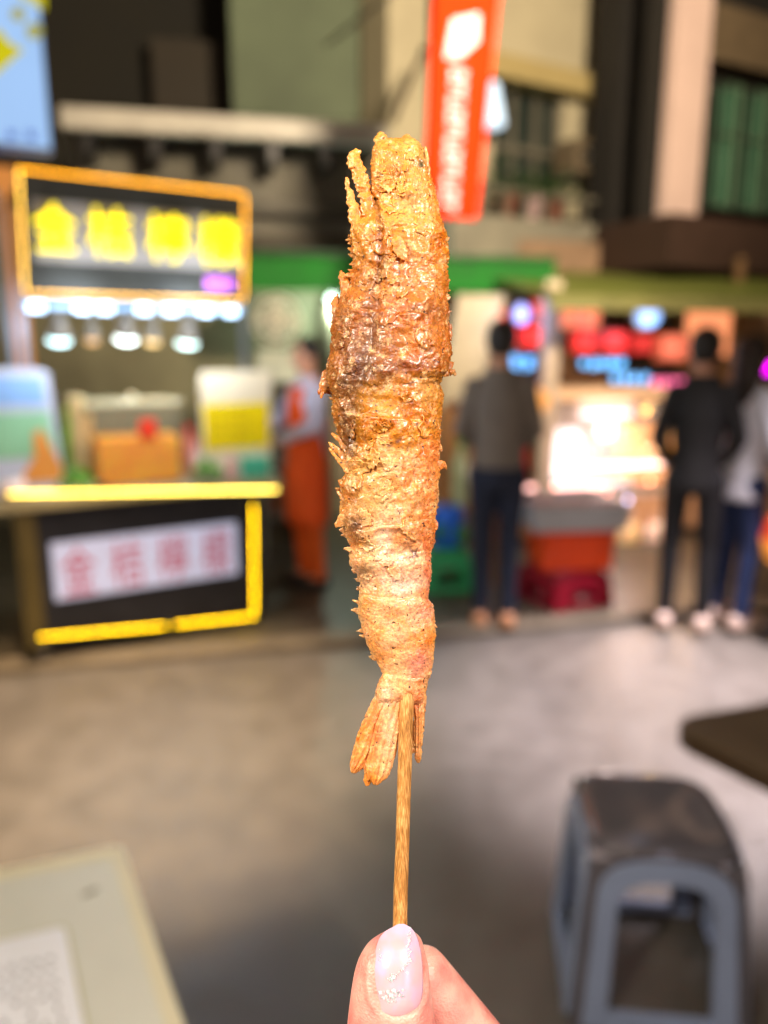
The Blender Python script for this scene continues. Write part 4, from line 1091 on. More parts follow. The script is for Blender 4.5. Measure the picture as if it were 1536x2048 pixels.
# dim stalls further right, seen between people
q = MB(); u0, u1, z0, z1 = FT.rect(1350, 1000, 1540, 1150, .3)
q = MB(); q.box(u0, u1, 1.4, 1.44, .6, 1.3); 
build('lit_shelf_front', q, mat('amber_board', (240, 170, 110), .5, .3, 4), stall)

# ================================================================== PEOPLE
skin_p = mat('skin_people', (205, 150, 120), .5, .1, 8, .05, sss=.1)
def person(px, py, facing, H, lab, shirt, trous, hairc, shoec, long_hair=False, arms=None, stance=.09, shirt_len=.52, skirt=1.0, build_=1.0, Y=None, coat_m=None, legs=None, apron=None, lean=0.0, sleeve_m=None, short_sleeves=False):
    g = G(px, py, .045)
    S = H / 1.70
    t = tag(empty('person', Matrix.Translation((g.x, g.y, .045)) @ Matrix.Rotation(facing, 4, 'Z') @ Matrix.Scale(S, 4)), lab, 'person')
    t['_base'] = (0, 0, 0)
    B = build_
    arms = arms or {1: ((.25, .02, 1.12), (.23, -.12, .90)), -1: ((-.25, .02, 1.12), (-.23, -.12, .90))}
    legs = legs or {1: ((stance, -.02, .48), (stance * 1.05, .01, .08)), -1: ((-stance, -.02, .48), (-stance * 1.05, .01, .08))}
    # body: one continuous surface, facing -y
    q = MB()
    q.rings([(0, 0, .80, .12 * B, .10 * B), (0, 0, .93, .155 * B, .11 * B), (0, 0, 1.08, .125 * B, .09 * B), (0, 0, 1.25, .155 * B, .105 * B), (0, 0, 1.38, .165 * B, .09 * B), (0, 0.01, 1.44, .09, .06), (0, .01, 1.50, .052, .052), (0, 0, 1.56, .05, .05)])
    q.ball((0, -.005, 1.60), .085, 14, sx=.88, sy=1.1, sz=1.28)
    q.ball((0, -.035, 1.535), .05, 10, sx=.95, sz=.9)
    q.limb((0, -.098, 1.60), (0, -.112, 1.575), .009, .013)
    for s_ in (1, -1):
        q.ball((.078 * s_, .005, 1.59), .022, 8, sx=.4, sz=1.4)
        sh = (.17 * s_ * B, .01, 1.385); el, wr = arms[s_]
        q.limb(sh, el, .05 * B, .038); q.limb(el, wr, .04, .026)
        d = (Vector(wr) - Vector(el)).normalized()
        side = Vector((0, 1, 0)); side = (side - d * side.dot(d)).normalized()
        palm = Vector(wr) + d * .055
        q.limb(wr, palm, .024, .032, flat=.55)
        cx = d.cross(side)
        for k, fl in enumerate((.062, .072, .068, .052)):
            b0 = palm + side * (.027 - .018 * k); m1 = b0 + d * fl * .55; m2 = m1 + (d + cx * .5 * -s_).normalized() * fl * .5
            q.limb(b0, m1, .0095, .0085, n=8); q.limb(m1, m2, .0085, .007, n=8)
        q.limb(Vector(wr) + d * .02 + side * .02, Vector(wr) + d * .06 + side * .052, .012, .009, n=8)
        hp = (.085 * s_, 0, .90); kn, an = legs[s_]
        q.limb(hp, kn, .085 * B, .055); q.limb(kn, an, .055, .036)
        q.limb(an, (an[0], an[1] - .12, .035), .035, .028)
    build('body', q, skin_p, t, base=(0, 0, 0), vox=.009)
    # eyes and mouth
    for s_ in (1, -1):
        q = MB(); q.ball((.031 * s_, -.086, 1.612), .012, 8); build('eye', q, mat('eye', (30, 24, 20), .2), t, base=(0, 0, 0), smooth=True)
    # hair
    q = MB(); q.ball((0, .012, 1.635), .097, 14, sx=.93, sy=1.08, sz=1.05)
    if long_hair:
        q.rings([(0, .06, 1.28, .085, .03), (0, .06, 1.35, .10, .045), (0, .05, 1.48, .10, .05), (0, .03, 1.6, .1, .07), (0, .02, 1.68, .07, .06)])
    else:
        q.rings([(0, .05, 1.53, .055, .04), (0, .045, 1.58, .075, .06), (0, .03, 1.66, .08, .07)])
    q.v = [(x, max(y, -.062 + abs(z - 1.66) * .2) if z < 1.68 and abs(x) < .085 else y, z) for x, y, z in q.v]
    q.v = [(x + .006 * noise.noise(Vector((x, y, z)) * 30), y, z + .008 * noise.noise(Vector((x + 3, y, z)) * 25)) for x, y, z in q.v]
    build('hair', q, hairc, t, base=(0, 0, 0), vox=.01)
    # top
    zb_ = 1.44 - shirt_len
    q = MB()
    q.rings([(0, 0, zb_, .165 * B * skirt, .125 * B * skirt), (0, 0, zb_ + .02, .17 * B * skirt, .13 * B * skirt), (0, 0, 1.05, .16 * B, .12 * B), (0, 0, 1.25, .18 * B, .128 * B), (0, 0, 1.37, .185 * B, .11 * B), (0, .01, 1.43, .11, .075), (0, .01, 1.475, .068, .062)])
    top_o = build('jacket' if shirt_len > .55 else 'shirt', q, shirt, t, base=(0, 0, 0), vox=.011)
    # sleeves
    for s_ in (1, -1):
        sh = Vector((.165 * s_ * B, .01, 1.375)); el, wr = map(Vector, arms[s_])
        q = MB(); q.limb(sh, el, .066 * B, .052)
        if not short_sleeves: q.limb(el, el + (wr - el) * .92, .053, .04)
        build('sleeve', q, sleeve_m or shirt, t, base=(0, 0, 0), vox=.011)
    # trousers
    q = MB(); q.rings([(0, 0, .80, .15 * B, .12 * B), (0, 0, .9, .17 * B, .128 * B), (0, 0, 1.0, .145 * B, .11 * B)])
    for s_ in (1, -1):
        kn, an = legs[s_]
        hp = Vector((.085 * s_, 0, .88)); q.limb(hp, kn, .1 * B, .07 * B); q.limb(kn, Vector(an) + Vector((0, 0, -.01)), .07 * B, .056 * B)
    build('trousers', q, trous, t, base=(0, 0, 0), vox=.011)
    for s_ in (1, -1):
        an = legs[s_][1]
        q = MB(); q.limb((an[0], an[1] + .03, .045), (an[0], an[1] - .13, .035), .045, .036, flat=1.0); q.box(an[0] - .042, an[0] + .042, an[1] - .16, an[1] + .07, 0.0, .03)
        build('shoe', q, shoec, t, base=(0, 0, 0), vox=.009)
    if apron:
        q = MB(); q.rings([(0, -.02, .45, .19, .14), (0, -.02, .8, .185, .14), (0, -.02, 1.0, .17, .12), (0, -.03, 1.1, .15, .11)])
        q.rings([(0, -.04, 1.09, .13, .105), (0, -.05, 1.25, .12, .095), (0, -.03, 1.40, .08, .09)])
        for s_ in (1, -1): q.limb((.08 * s_, -.08, 1.36), (.09 * s_, .03, 1.44), .022, .022); q.limb((.09 * s_, .03, 1.44), (-.05 * s_, .13, 1.1), .022, .022)
        build('apron', q, apron, t, base=(0, 0, 0), vox=.012)
    return t
hair = mat('black_hair', (20, 15, 12), .45, .3, 30, .3)
person(986, 1246, R(172), 1.68, 'man in a dark grey shirt and navy trousers seen from behind, hands in front', mat('charcoal_cloth', (112, 104, 96), .85, .15, 14, .3), mat('navy_cloth', (26, 34, 54), .85, .3, 10, .3), hair, mat('tan_shoe', (196, 140, 100), .5), stance=.075,
       arms={1: ((.205, -.02, 1.13), (.12, -.2, 1.02)), -1: ((-.205, -.02, 1.13), (-.12, -.2, 1.02))}, build_=.86)
person(1364, 1250, R(160), 1.64, 'man in black jacket and black trousers with white trainers seen from behind', mat('black_jacket', (16, 15, 16), .7, .3, 12, .3), mat('black_trousers', (14, 14, 18), .8, .3, 10, .3), hair, mat('white_trainer', (215, 190, 175), .5), stance=.1, shirt_len=.62,
       arms={1: ((.21, -.0, 1.12), (.16, -.14, .96)), -1: ((-.21, 0, 1.12), (-.16, -.14, .96))}, build_=.84)
person(1456, 1244, R(110), 1.60, 'long-haired woman in a pale grey hooded jacket and dark blue jeans', mat('grey_hoodie', (196, 196, 206), .85, .12, 12, .3), mat('blue_jeans', (32, 48, 88), .85, .3, 10, .3), mat('brown_hair', (34, 20, 16), .45, .3, 30, .3), mat('white_trainer', (215, 190, 175)), long_hair=True, stance=.09, shirt_len=.66, skirt=1.12, build_=.88)
person(622, 1166, R(-55), 1.60, 'vendor in orange overalls and apron with pale lilac sleeves, half hidden by the prawn', mat('lilac_cloth', (196, 190, 206), .8, .12, 12, .2), mat('orange_trousers', (240, 98, 24), .8, .15, 12, .3), hair, mat('dark_shoe', (30, 26, 24), .5), stance=.09,
       arms={1: ((.27, -.1, 1.16), (.2, -.30, 1.08)), -1: ((-.27, -.08, 1.16), (-.2, -.30, 1.08))}, sleeve_m=mat('lilac_cloth', (186, 180, 196), .8, .12, 12, .2), apron=mat('orange_cloth', (240, 86, 20), .8, .12, 12, .2), build_=.92)

# ================================================================== TABLE, MENU AND STOOL IN FRONT
c0 = G(246, 1692, .75); e1 = G(385, 2095, .75); e2 = G(-40, 1750, .75)
d1 = (e1 - c0).normalized(); d2 = (e2 - c0).normalized()
L1, L2 = .62, .9
def tp(a, b, z=None):
    p = c0 + d1 * a + d2 * b
    return (p.x, p.y) if z is None else (p.x, p.y, z)
def rpoly(a0, b0, a1, b1, r, corners=(1, 1, 1, 1), n=5):
    out = []
    for (ca, cb, s0, ok) in ((a0 + r, b0 + r, 180, corners[0]), (a1 - r, b0 + r, 270, corners[1]), (a1 - r, b1 - r, 0, corners[2]), (a0 + r, b1 - r, 90, corners[3])):
        for k in range(n + 1):
            an = R(s0 + 90 * k / n); out.append(tp(ca + r * math.cos(an), cb + r * math.sin(an)))
    return out
tab = tag(empty('folding_table', Matrix.Translation((c0.x, c0.y, 0))), 'pale green-white table with a laminated menu at its near corner', 'table'); tab['_base'] = (c0.x, c0.y, 0)
ivory = mat('ivory_laminate', (212, 212, 200), .38, .08, 3, .06, 60)
q = MB(); q.slab(rpoly(0, 0, L1, L2, .018), .722, .75); top_ = build('table_top', q, ivory, tab, bevel=.004)
q = MB(); pa, pb = rpoly(.001, .001, L1 - .001, L2 - .001, .018), rpoly(.022, .022, L1 - .022, L2 - .022, .012)
n_ = len(pa)
vs = [(x, y, .7505) for x, y in pa] + [(x, y, .7545) for x, y in pa] + [(x, y, .7545) for x, y in pb] + [(x, y, .7505) for x, y in pb]
fs = []
for i in range(n_):
    j = (i + 1) % n_
    for L in range(4): fs.append((L * n_ + i, L * n_ + j, ((L + 1) % 4) * n_ + j, ((L + 1) % 4) * n_ + i))
q = MB(); q.add(vs, fs); build('raised_edge', q, mat('ivory_edge', (222, 214, 184), .4, .06, 3, .05), tab)
for a, b in ((.06, .06), (L1 - .06, .06), (.06, L2 - .06), (L1 - .06, L2 - .06)):
    q = MB(); q.tube([tp(a, b, .0), tp(a, b, .721)], .014, 12); build('leg', q, steel, tab, smooth=True)
def on_table(px, py, z=.751):
    p = G(px, py, z) - c0
    # solve p = a d1 + b d2
    det = d1.x * d2.y - d1.y * d2.x
    return (p.x * d2.y - p.y * d2.x) / det, (d1.x * p.y - d1.y * p.x) / det
ma, mb_ = on_table(130, 1852)
sheet_m = mat('menu_paper', (236, 238, 246), .3, .05, 3, .02)
mn = tag(empty('menu_sheet', Matrix.Translation((*tp(ma, mb_), .7505))), 'white laminated menu sheet with rows of small dark print on the near table', 'menu'); mn['_base'] = (*tp(ma, mb_), .7505)
q = MB(); q.slab(rpoly(ma - .004, mb_ - .004, ma + .304, mb_ + .254, .012), .7506, .7514); build('plastic_sleeve', q, mat('sleeve_plastic', (196, 192, 150), .2, .05), mn)
q = MB(); q.slab(rpoly(ma, mb_, ma + .3, mb_ + .25, .01), .7516, .7522); build('paper', q, sheet_m, mn)
q = MB(); q2 = MB(); r_ = random.Random(3)
for row in range(9):
    a = ma + .055 + row * .024
    for k in range(12):
        b = mb_ + .022 + k * .0165
        if r_.random() < .18: continue
        tgt = q2 if (row in (3, 6) and k in (5, 8, 9)) else q
        for j in range(3):
            aa = a + r_.uniform(0, .009); bb = b + r_.uniform(0, .006)
            pl = [tp(aa, bb), tp(aa + .0022, bb), tp(aa + .0022, bb + .007), tp(aa, bb + .007)] if r_.random() < .5 else [tp(aa, bb), tp(aa + .008, bb), tp(aa + .008, bb + .002), tp(aa, bb + .002)]
            k_ = len(tgt.v); tgt.add([(x, y, .7524) for x, y in pl], [(0, 1, 2, 3)])
build('print', q, mat('print_grey', (54, 50, 60), .4), mn, kind='stuff')
build('red_print', q2, mat('print_red', (190, 70, 60), .4), mn, kind='stuff')
sa, sb_ = on_table(180, 1784)
q = MB(); pts = [(.008 * math.cos(a) * (1.9 if k % 2 else 1.6), .0042 * math.sin(a)) for k, a in enumerate([i * math.pi / 5 for i in range(10)])]
q.slab([(tp(sa, sb_)[0] + x * .75 - y * .65, tp(sa, sb_)[1] + x * .65 + y * .75) for x, y in pts], .7506, .7516)
o = build('sauce_spot', q, mat('sauce', (110, 102, 80), .4), None, base=(*tp(sa, sb_), .7506), M=Matrix.Identity(4)); tag(o, 'small dark sauce spot on the bare corner of the pale table', 'stain')

# brown table corner at the right
T0 = G(1330, 1440, .75); e1 = G(1600, 1392, .75); e2 = G(1600, 1570, .75)
d1b, d2b = (e1 - T0).normalized(), (e2 - T0).normalized()
def t2(a, b): p = T0 + d1b * a + d2b * b; return (p.x, p.y)
bt = tag(empty('brown_table', Matrix.Translation((T0.x, T0.y, 0))), 'dark brown table whose rounded corner juts in above the plastic stool', 'table'); bt['_base'] = (T0.x, T0.y, 0)
out = [t2(0.07, 0), t2(.8, 0), t2(.8, .8), t2(0, .8), t2(0, .07), t2(.012, .03), t2(.03, .012)]
brn = mat('brown_laminate', (92, 76, 58), .4, .25, 5, .08, 60)
q = MB(); q.slab(out, .735, .75); build('table_top', q, brn, bt, bevel=.003)
q = MB(); q.slab(out, .70, .7345); build('edge_band', q, mat('edge_brown', (70, 54, 38), .4, .2, 6), bt)
for a, b in ((.4, .3), (.7, .3), (.45, .6), (.7, .6)):
    q = MB(); p = t2(a, b); q.tube([(p[0], p[1], 0), (p[0], p[1], .699)], .02, 12); build('leg', q, black, bt, smooth=True)

sg = G(1305, 1625, .46)
stool_m = mat('grey_blue_plastic', (98, 94, 100), .13, .12, 5, .02, spec=.5, coat=.2)
rim_m = mat('pale_blue_plastic', (142, 156, 186), .3, .1, 5, .02)
plastic_stool(WORLD, sg.x, sg.y, .47, .172, .205, stool_m, 'grey-blue plastic stool with a pale blue arched rim, before the brown table', rot=R(-7), base=0, arch=.60, rim=.052, rimm=rim_m, skirt=.022)

# ================================================================== LAMPS OF THE MARKET (most unseen, added to light the scene)
def pendant(name, x, y, z, power, c, lab, radius=.08, spot=None, aim=None, up=3.6, e=8, shade=True):
    t = tag(empty(name, Matrix.Translation((x, y, z))), lab, 'lamp'); t['_base'] = (0, 0, 0)
    q = MB(); q.lathe((0, 0, 0), [(.02, .16), (.05, .14), (.14, .02), (.145, 0)] if shade else [(.015, .16), (.03, .14), (.03, .08), (.015, .07)], 24); sh = build('lamp_shade', q, mat('enamel_shade', (200, 200, 190), .3), t, base=(0, 0, 0), smooth=True)
    q = MB(); q.ball((0, 0, .03), .035, 12, sz=1.2); build('bulb', q, glow('bulb_' + str(c), c, e), t, base=(0, 0, 0), smooth=True)
    q = MB(); q.tube([(0, 0, .16), (0, 0, up - z)], .004, 6); build('cord', q, black, t, base=(0, 0, 0))
    lamp_light(t, (0, 0, -.06), power, c, radius, spot, aim, .7)
    return t
pendant('pendant_lamp', .30, -.22, 2.05, 31, (255, 234, 214), 'unseen enamel pendant lamp assumed above the photographer, added to light the held prawn', .05)  # assumed key lamp, out of view, added to light prawn and hand
pendant('pendant_lamp', -1.1, -.6, 2.5, 170, (255, 240, 218), 'unseen enamel pendant lamp added to light the pale table with the menu', .08)  # no such lamp seen; added to brighten the table top
pendant('pendant_lamp', -.8, 2.2, 3.3, 1250, (255, 220, 178), 'unseen warm enamel pendant lamp added high over the street to light the ground before the juice cart', .14, spot=50, aim=(-.35, .75, -3.3))  # added spot that makes the warm bright patch on the ground
pendant('pendant_lamp', 2.2, 3.2, 3.4, 2500, (246, 232, 240), 'unseen cold enamel pendant lamp added high over the street to light the ground before the snack stall', .14, spot=48, aim=(-.75, 0, -3.4))  # added spot, out of view, that casts the cold bright pool on the ground
pendant('pendant_lamp', 2.0, 1.8, 4.4, 3100, (255, 232, 200), 'unseen bare warm flood lamp added high across the street to light the cream building', .35, up=6, shade=False, spot=88, aim=(-1.6, 6, -.2))  # added flood to brighten the buildings behind
pendant('pendant_lamp', 1.0, -1.25, 1.86, 22, (222, 226, 255), 'bare cold bulb added behind the photographer for highlights on the prawn', .035, up=3, shade=False)  # added to put a glossy highlight on the batter
pendant('pendant_lamp', .35, 4.2, 3.6, 8, (255, 234, 224), 'small unseen flood lamp added to light the red banner', .1, spot=70, aim=(.1, 1.2, .2), up=6)  # added to lift the banner's brightness
lx = CAM + ray(664, 606) * 6.9
pendant('pendant_lamp', lx.x, lx.y, lx.z, 40, (226, 255, 236), 'small greenish white lamp under the green awning, half hidden by the prawn', .05, up=2.5, shade=False, e=8)
sc_sun = bpy.data.lights.new('moon', 'SUN'); sc_sun.energy = .02; sc_sun.angle = R(.5); sc_sun.color = (.8, .85, 1)
so = bpy.data.objects.new('moon', sc_sun); so.rotation_euler = (R(35), 0, R(200)); COL.objects.link(so)

# ================================================================== THE SKEWERED PRAWN IN THE HAND
S_ = HOLD / FPX
def PX(px, py, d=0.0):
    return CAM + ray(px, py) * (HOLD + d * S_)
I4 = Matrix.Identity(4)
BASE = PX(800, 1400, 0)

def crust_material():
    m = bpy.data.materials.new('fried_batter'); m.use_nodes = True
    n, l = m.node_tree.nodes, m.node_tree.links
    b = n['Principled BSDF']
    tc = n.new('ShaderNodeTexCoord'); at = n.new('ShaderNodeAttribute'); at.attribute_name = 'Col'
    def nz(sc, det=4, r=.6, typ='ShaderNodeTexNoise'):
        q = n.new(typ); q.inputs['Scale'].default_value = sc
        if 'Detail' in q.inputs: q.inputs['Detail'].default_value = det; q.inputs['Roughness'].default_value = r
        l.new(tc.outputs['Object'], q.inputs['Vector']); return q
    def mr(src, a, b_, c, d):
        q = n.new('ShaderNodeMapRange'); q.inputs[1].default_value = a; q.inputs[2].default_value = b_; q.inputs[3].default_value = c; q.inputs[4].default_value = d
        l.new(src, q.inputs[0]); return q.outputs[0]
    fine, midn, spk, patch = nz(1500, 3), nz(420, 5, .7), nz(900, 1), nz(160, 4, .6)
    pale = n.new('ShaderNodeMix'); pale.data_type = 'RGBA'; l.new(at.outputs['Color'], pale.inputs[6]); pale.inputs[7].default_value = (*lin((252, 212, 158)), 1)
    l.new(mr(midn.outputs[0], .52, .66, 0, .55), pale.inputs[0])
    org = n.new('ShaderNodeMix'); org.data_type = 'RGBA'; org.blend_type = 'MULTIPLY'; l.new(pale.outputs[2], org.inputs[6]); org.inputs[7].default_value = (.9, .58, .2, 1)
    l.new(mr(patch.outputs[0], .5, .66, 0, .75), org.inputs[0])
    mu = n.new('ShaderNodeMix'); mu.data_type = 'RGBA'; mu.blend_type = 'MULTIPLY'; mu.inputs[0].default_value = 1
    cb = n.new('ShaderNodeCombineColor'); f1 = mr(fine.outputs[0], .3, .7, .62, 1.3)
    for i in range(3): l.new(f1, cb.inputs[i])
    l.new(org.outputs[2], mu.inputs[6]); l.new(cb.outputs[0], mu.inputs[7])
    sp = n.new('ShaderNodeMix'); sp.data_type = 'RGBA'; l.new(mu.outputs[2], sp.inputs[6]); sp.inputs[7].default_value = (*lin((70, 40, 20)), 1)
    l.new(mr(spk.outputs[0], .69, .73, 0, .9), sp.inputs[0])
    l.new(sp.outputs[2], b.inputs['Base Color'])
    l.new(mr(patch.outputs[0], .35, .65, .6, .3), b.inputs['Roughness'])
    add = n.new('ShaderNodeMath'); add.operation = 'ADD'
    m3 = n.new('ShaderNodeMath'); m3.operation = 'MULTIPLY'; m3.inputs[1].default_value = 1.3; bn = nz(820, 4, .6); l.new(bn.outputs[0], m3.inputs[0])
    l.new(m3.outputs[0], add.inputs[0]); l.new(fine.outputs[0], add.inputs[1])
    bp = n.new('ShaderNodeBump'); bp.inputs['Strength'].default_value = .7; bp.inputs['Distance'].default_value = .0003
    l.new(add.outputs[0], bp.inputs['Height']); l.new(bp.outputs[0], b.inputs['Normal'])
    b.inputs['Coat Weight'].default_value = .5; b.inputs['Coat Roughness'].default_value = .25
    b.inputs['Subsurface Weight'].default_value = .45; b.inputs['Subsurface Radius'].default_value = (1, .5, .16); b.inputs['Subsurface Scale'].default_value = .0016
    return m
CRUST = crust_material()

# browning of the batter, in photograph coordinates: (x, y, rx, ry, colour, strength)
BL = [(795, 335, 24, 18, (196, 112, 36), .8), (800, 290, 40, 22, (224, 160, 88), .7), (838, 325, 16, 60, (228, 182, 116), .7), (839, 327, 6, 5, (70, 70, 30), 1.0),
      (819, 393, 6, 6, (96, 66, 36), .8), (820, 430, 38, 26, (240, 194, 140), .75), (790, 472, 50, 16, (224, 134, 34), .8), (862, 500, 26, 30, (206, 118, 30), .6),
      (760, 350, 16, 40, (214, 140, 60), .6), (815, 500, 22, 18, (236, 180, 140), .6), (815, 545, 26, 22, (206, 110, 30), .7), (770, 520, 10, 40, (160, 110, 50), .7),
      (835, 590, 45, 22, (196, 118, 60), .6), (880, 580, 10, 60, (220, 150, 90), .5), (800, 610, 30, 20, (160, 84, 28), .7), (840, 625, 60, 12, (120, 66, 34), .65),
      (840, 665, 42, 30, (214, 150, 100), .5), (800, 640, 16, 36, (196, 110, 36), .6), (765, 680, 26, 30, (130, 72, 24), .7), (880, 690, 16, 30, (200, 112, 40), .6),
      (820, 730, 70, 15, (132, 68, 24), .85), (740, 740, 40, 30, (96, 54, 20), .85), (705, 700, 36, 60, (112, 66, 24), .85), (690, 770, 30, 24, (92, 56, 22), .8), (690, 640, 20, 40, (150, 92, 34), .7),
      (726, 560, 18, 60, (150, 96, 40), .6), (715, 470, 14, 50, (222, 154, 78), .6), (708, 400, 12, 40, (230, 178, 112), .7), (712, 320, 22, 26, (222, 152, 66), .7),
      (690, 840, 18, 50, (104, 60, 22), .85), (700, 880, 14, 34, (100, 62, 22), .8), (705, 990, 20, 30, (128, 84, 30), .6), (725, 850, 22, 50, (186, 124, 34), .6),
      (760, 800, 34, 26, (206, 152, 72), .6), (850, 785, 26, 30, (226, 172, 106), .6), (800, 800, 24, 16, (196, 120, 36), .5), (810, 860, 50, 26, (220, 140, 40), .6),
      (796, 878, 6, 5, (84, 34, 8), 1), (833, 854, 4, 4, (60, 34, 16), 1), (846, 854, 4, 4, (110, 60, 20), .8), (865, 905, 22, 40, (222, 122, 64), .7), (850, 860, 16, 20, (236, 150, 50), .6),
      (765, 905, 14, 26, (232, 186, 130), .8), (780, 935, 40, 20, (236, 190, 138), .7), (750, 925, 22, 30, (188, 132, 48), .6), (846, 950, 34, 22, (222, 132, 66), .7),
      (790, 1000, 50, 26, (232, 176, 112), .7), (745, 1010, 30, 30, (190, 148, 70), .6), (855, 1010, 18, 60, (230, 130, 50), .65), (800, 1040, 50, 10, (218, 130, 34), .7),
      (709, 1053, 18, 22, (92, 50, 24), .9), (716, 1072, 12, 14, (110, 62, 26), .7), (770, 1080, 22, 44, (240, 208, 168), .85), (825, 1075, 40, 26, (216, 128, 46), .55), (855, 1085, 14, 30, (216, 106, 26), .8),
      (728, 1145, 12, 22, (122, 72, 28), .8), (740, 1115, 18, 40, (204, 158, 80), .6), (800, 1120, 50, 20, (236, 190, 138), .7), (856, 1160, 10, 50, (226, 100, 40), .85),
      (800, 1172, 46, 20, (240, 206, 164), .85), (725, 1205, 14, 30, (196, 146, 60), .7), (845, 1190, 16, 14, (232, 132, 30), .7), (790, 1200, 40, 10, (226, 156, 84), .6),
      (850, 1228, 26, 26, (226, 140, 100), .7), (790, 1255, 34, 40, (240, 184, 118), .8), (748, 1290, 12, 44, (226, 140, 26), .75), (852, 1275, 18, 26, (236, 140, 24), .8), (866, 1300, 6, 60, (240, 170, 60), .5),
      (836, 1325, 24, 26, (222, 120, 96), .75), (825, 1348, 18, 14, (214, 150, 110), .7), (790, 1340, 28, 30, (238, 176, 104), .7), (770, 1350, 12, 10, (226, 148, 46), .7),
      (776, 1388, 16, 16, (240, 200, 150), .6), (800, 1396, 20, 12, (180, 100, 50), .6), (835, 1405, 14, 24, (196, 96, 50), .7), (837, 1450, 12, 30, (214, 134, 50), .7),
      (725, 1480, 16, 60, (232, 134, 24), .85), (752, 1450, 12, 60, (222, 110, 26), .75), (712, 1530, 14, 20, (226, 130, 30), .7), (778, 1460, 14, 60, (236, 196, 140), .75), (770, 1530, 14, 40, (226, 180, 110), .6), (740, 1555, 18, 16, (236, 156, 44), .7),
      (790, 1130, 1, 1, (60, 30, 20), 0)]
BL = [(x, y, rx, ry, Vector(lin(c)), s) for x, y, rx, ry, c, s in BL]
STRK = [((795, 1117), (826, 1114), 2.2), ((822, 1100), (834, 1112), 3.2), ((834, 1098), (826, 1116), 2.4), ((812, 768), (838, 762), 1.5)]
GR = [(748, 395), (757, 430), (759, 500), (756, 540), (748, 580), (742, 640), (736, 700), (722, 740), (706, 790), (700, 860), (702, 920)]
def groove(x, y):
    best = 1e9
    if y < 380 or y > 930: return best
    for (x0, y0), (x1, y1) in zip(GR[:-1], GR[1:]):
        if y0 <= y <= y1:
            return abs(x - (x0 + (x1 - x0) * (y - y0) / (y1 - y0))) / (5 + 11 * min(1, max(0, (y - 420) / 200)) * (1 if y < 760 else .8))
    return best
BASEC = [(260, (226, 158, 84)), (500, (214, 136, 52)), (640, (180, 104, 38)), (760, (186, 118, 44)), (880, (210, 136, 52)), (1000, (218, 152, 78)), (1150, (226, 160, 90)), (1300, (234, 164, 84)), (1600, (230, 148, 56))]
def col(x, y, seed=0.0):
    for (ya, ca), (yb, cb) in zip(BASEC[:-1], BASEC[1:]):
        if ya <= y <= yb: f = (y - ya) / (yb - ya); break
    else: ca = cb = BASEC[0][1] if y < 260 else BASEC[-1][1]; f = 0
    c = Vector(lin(ca)).lerp(Vector(lin(cb)), f)
    wx = x + 9 * noise.noise(Vector((x / 26, y / 26, seed))); wy = y + 9 * noise.noise(Vector((x / 26, y / 26, 7.3 + seed)))
    for bx, by, rx, ry, cc, s in BL:
        dx, dy = (wx - bx) / rx, (wy - by) / ry
        r2 = dx * dx + dy * dy
        if r2 < 5: c = c.lerp(cc, s * math.exp(-r2 * .9))
    g = groove(wx, wy)
    if g < 3: c = c.lerp(Vector(lin((96, 58, 24))), .6 * math.exp(-g * g))
    for (xa, ya), (xb, yb), w_ in STRK:
        t_ = max(0, min(1, ((x - xa) * (xb - xa) + (y - ya) * (yb - ya)) / ((xb - xa) ** 2 + (yb - ya) ** 2)))
        dd = math.hypot(x - xa - t_ * (xb - xa), y - ya - t_ * (yb - ya)) / w_
        if dd < 2: c = c.lerp(Vector(lin((66, 30, 24))), .85 * math.exp(-dd * dd))
    k = 1 + .22 * noise.noise(Vector((x / 11, y / 11, 3.1 + seed)))
    c = c * k
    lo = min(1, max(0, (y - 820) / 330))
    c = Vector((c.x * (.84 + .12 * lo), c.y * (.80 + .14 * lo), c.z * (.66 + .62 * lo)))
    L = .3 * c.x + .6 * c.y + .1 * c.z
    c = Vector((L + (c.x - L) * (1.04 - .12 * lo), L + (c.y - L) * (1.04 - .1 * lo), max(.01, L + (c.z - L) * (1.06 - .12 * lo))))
    return Vector([max(.008, min(v * 1.04, .95)) for v in c])

def add_colors(me, cols):
    a = me.color_attributes.new('Col', 'FLOAT_COLOR', 'POINT')
    flat = []
    for c in cols: flat += [c[0], c[1], c[2], 1.0]
    a.data.foreach_set('color', flat)

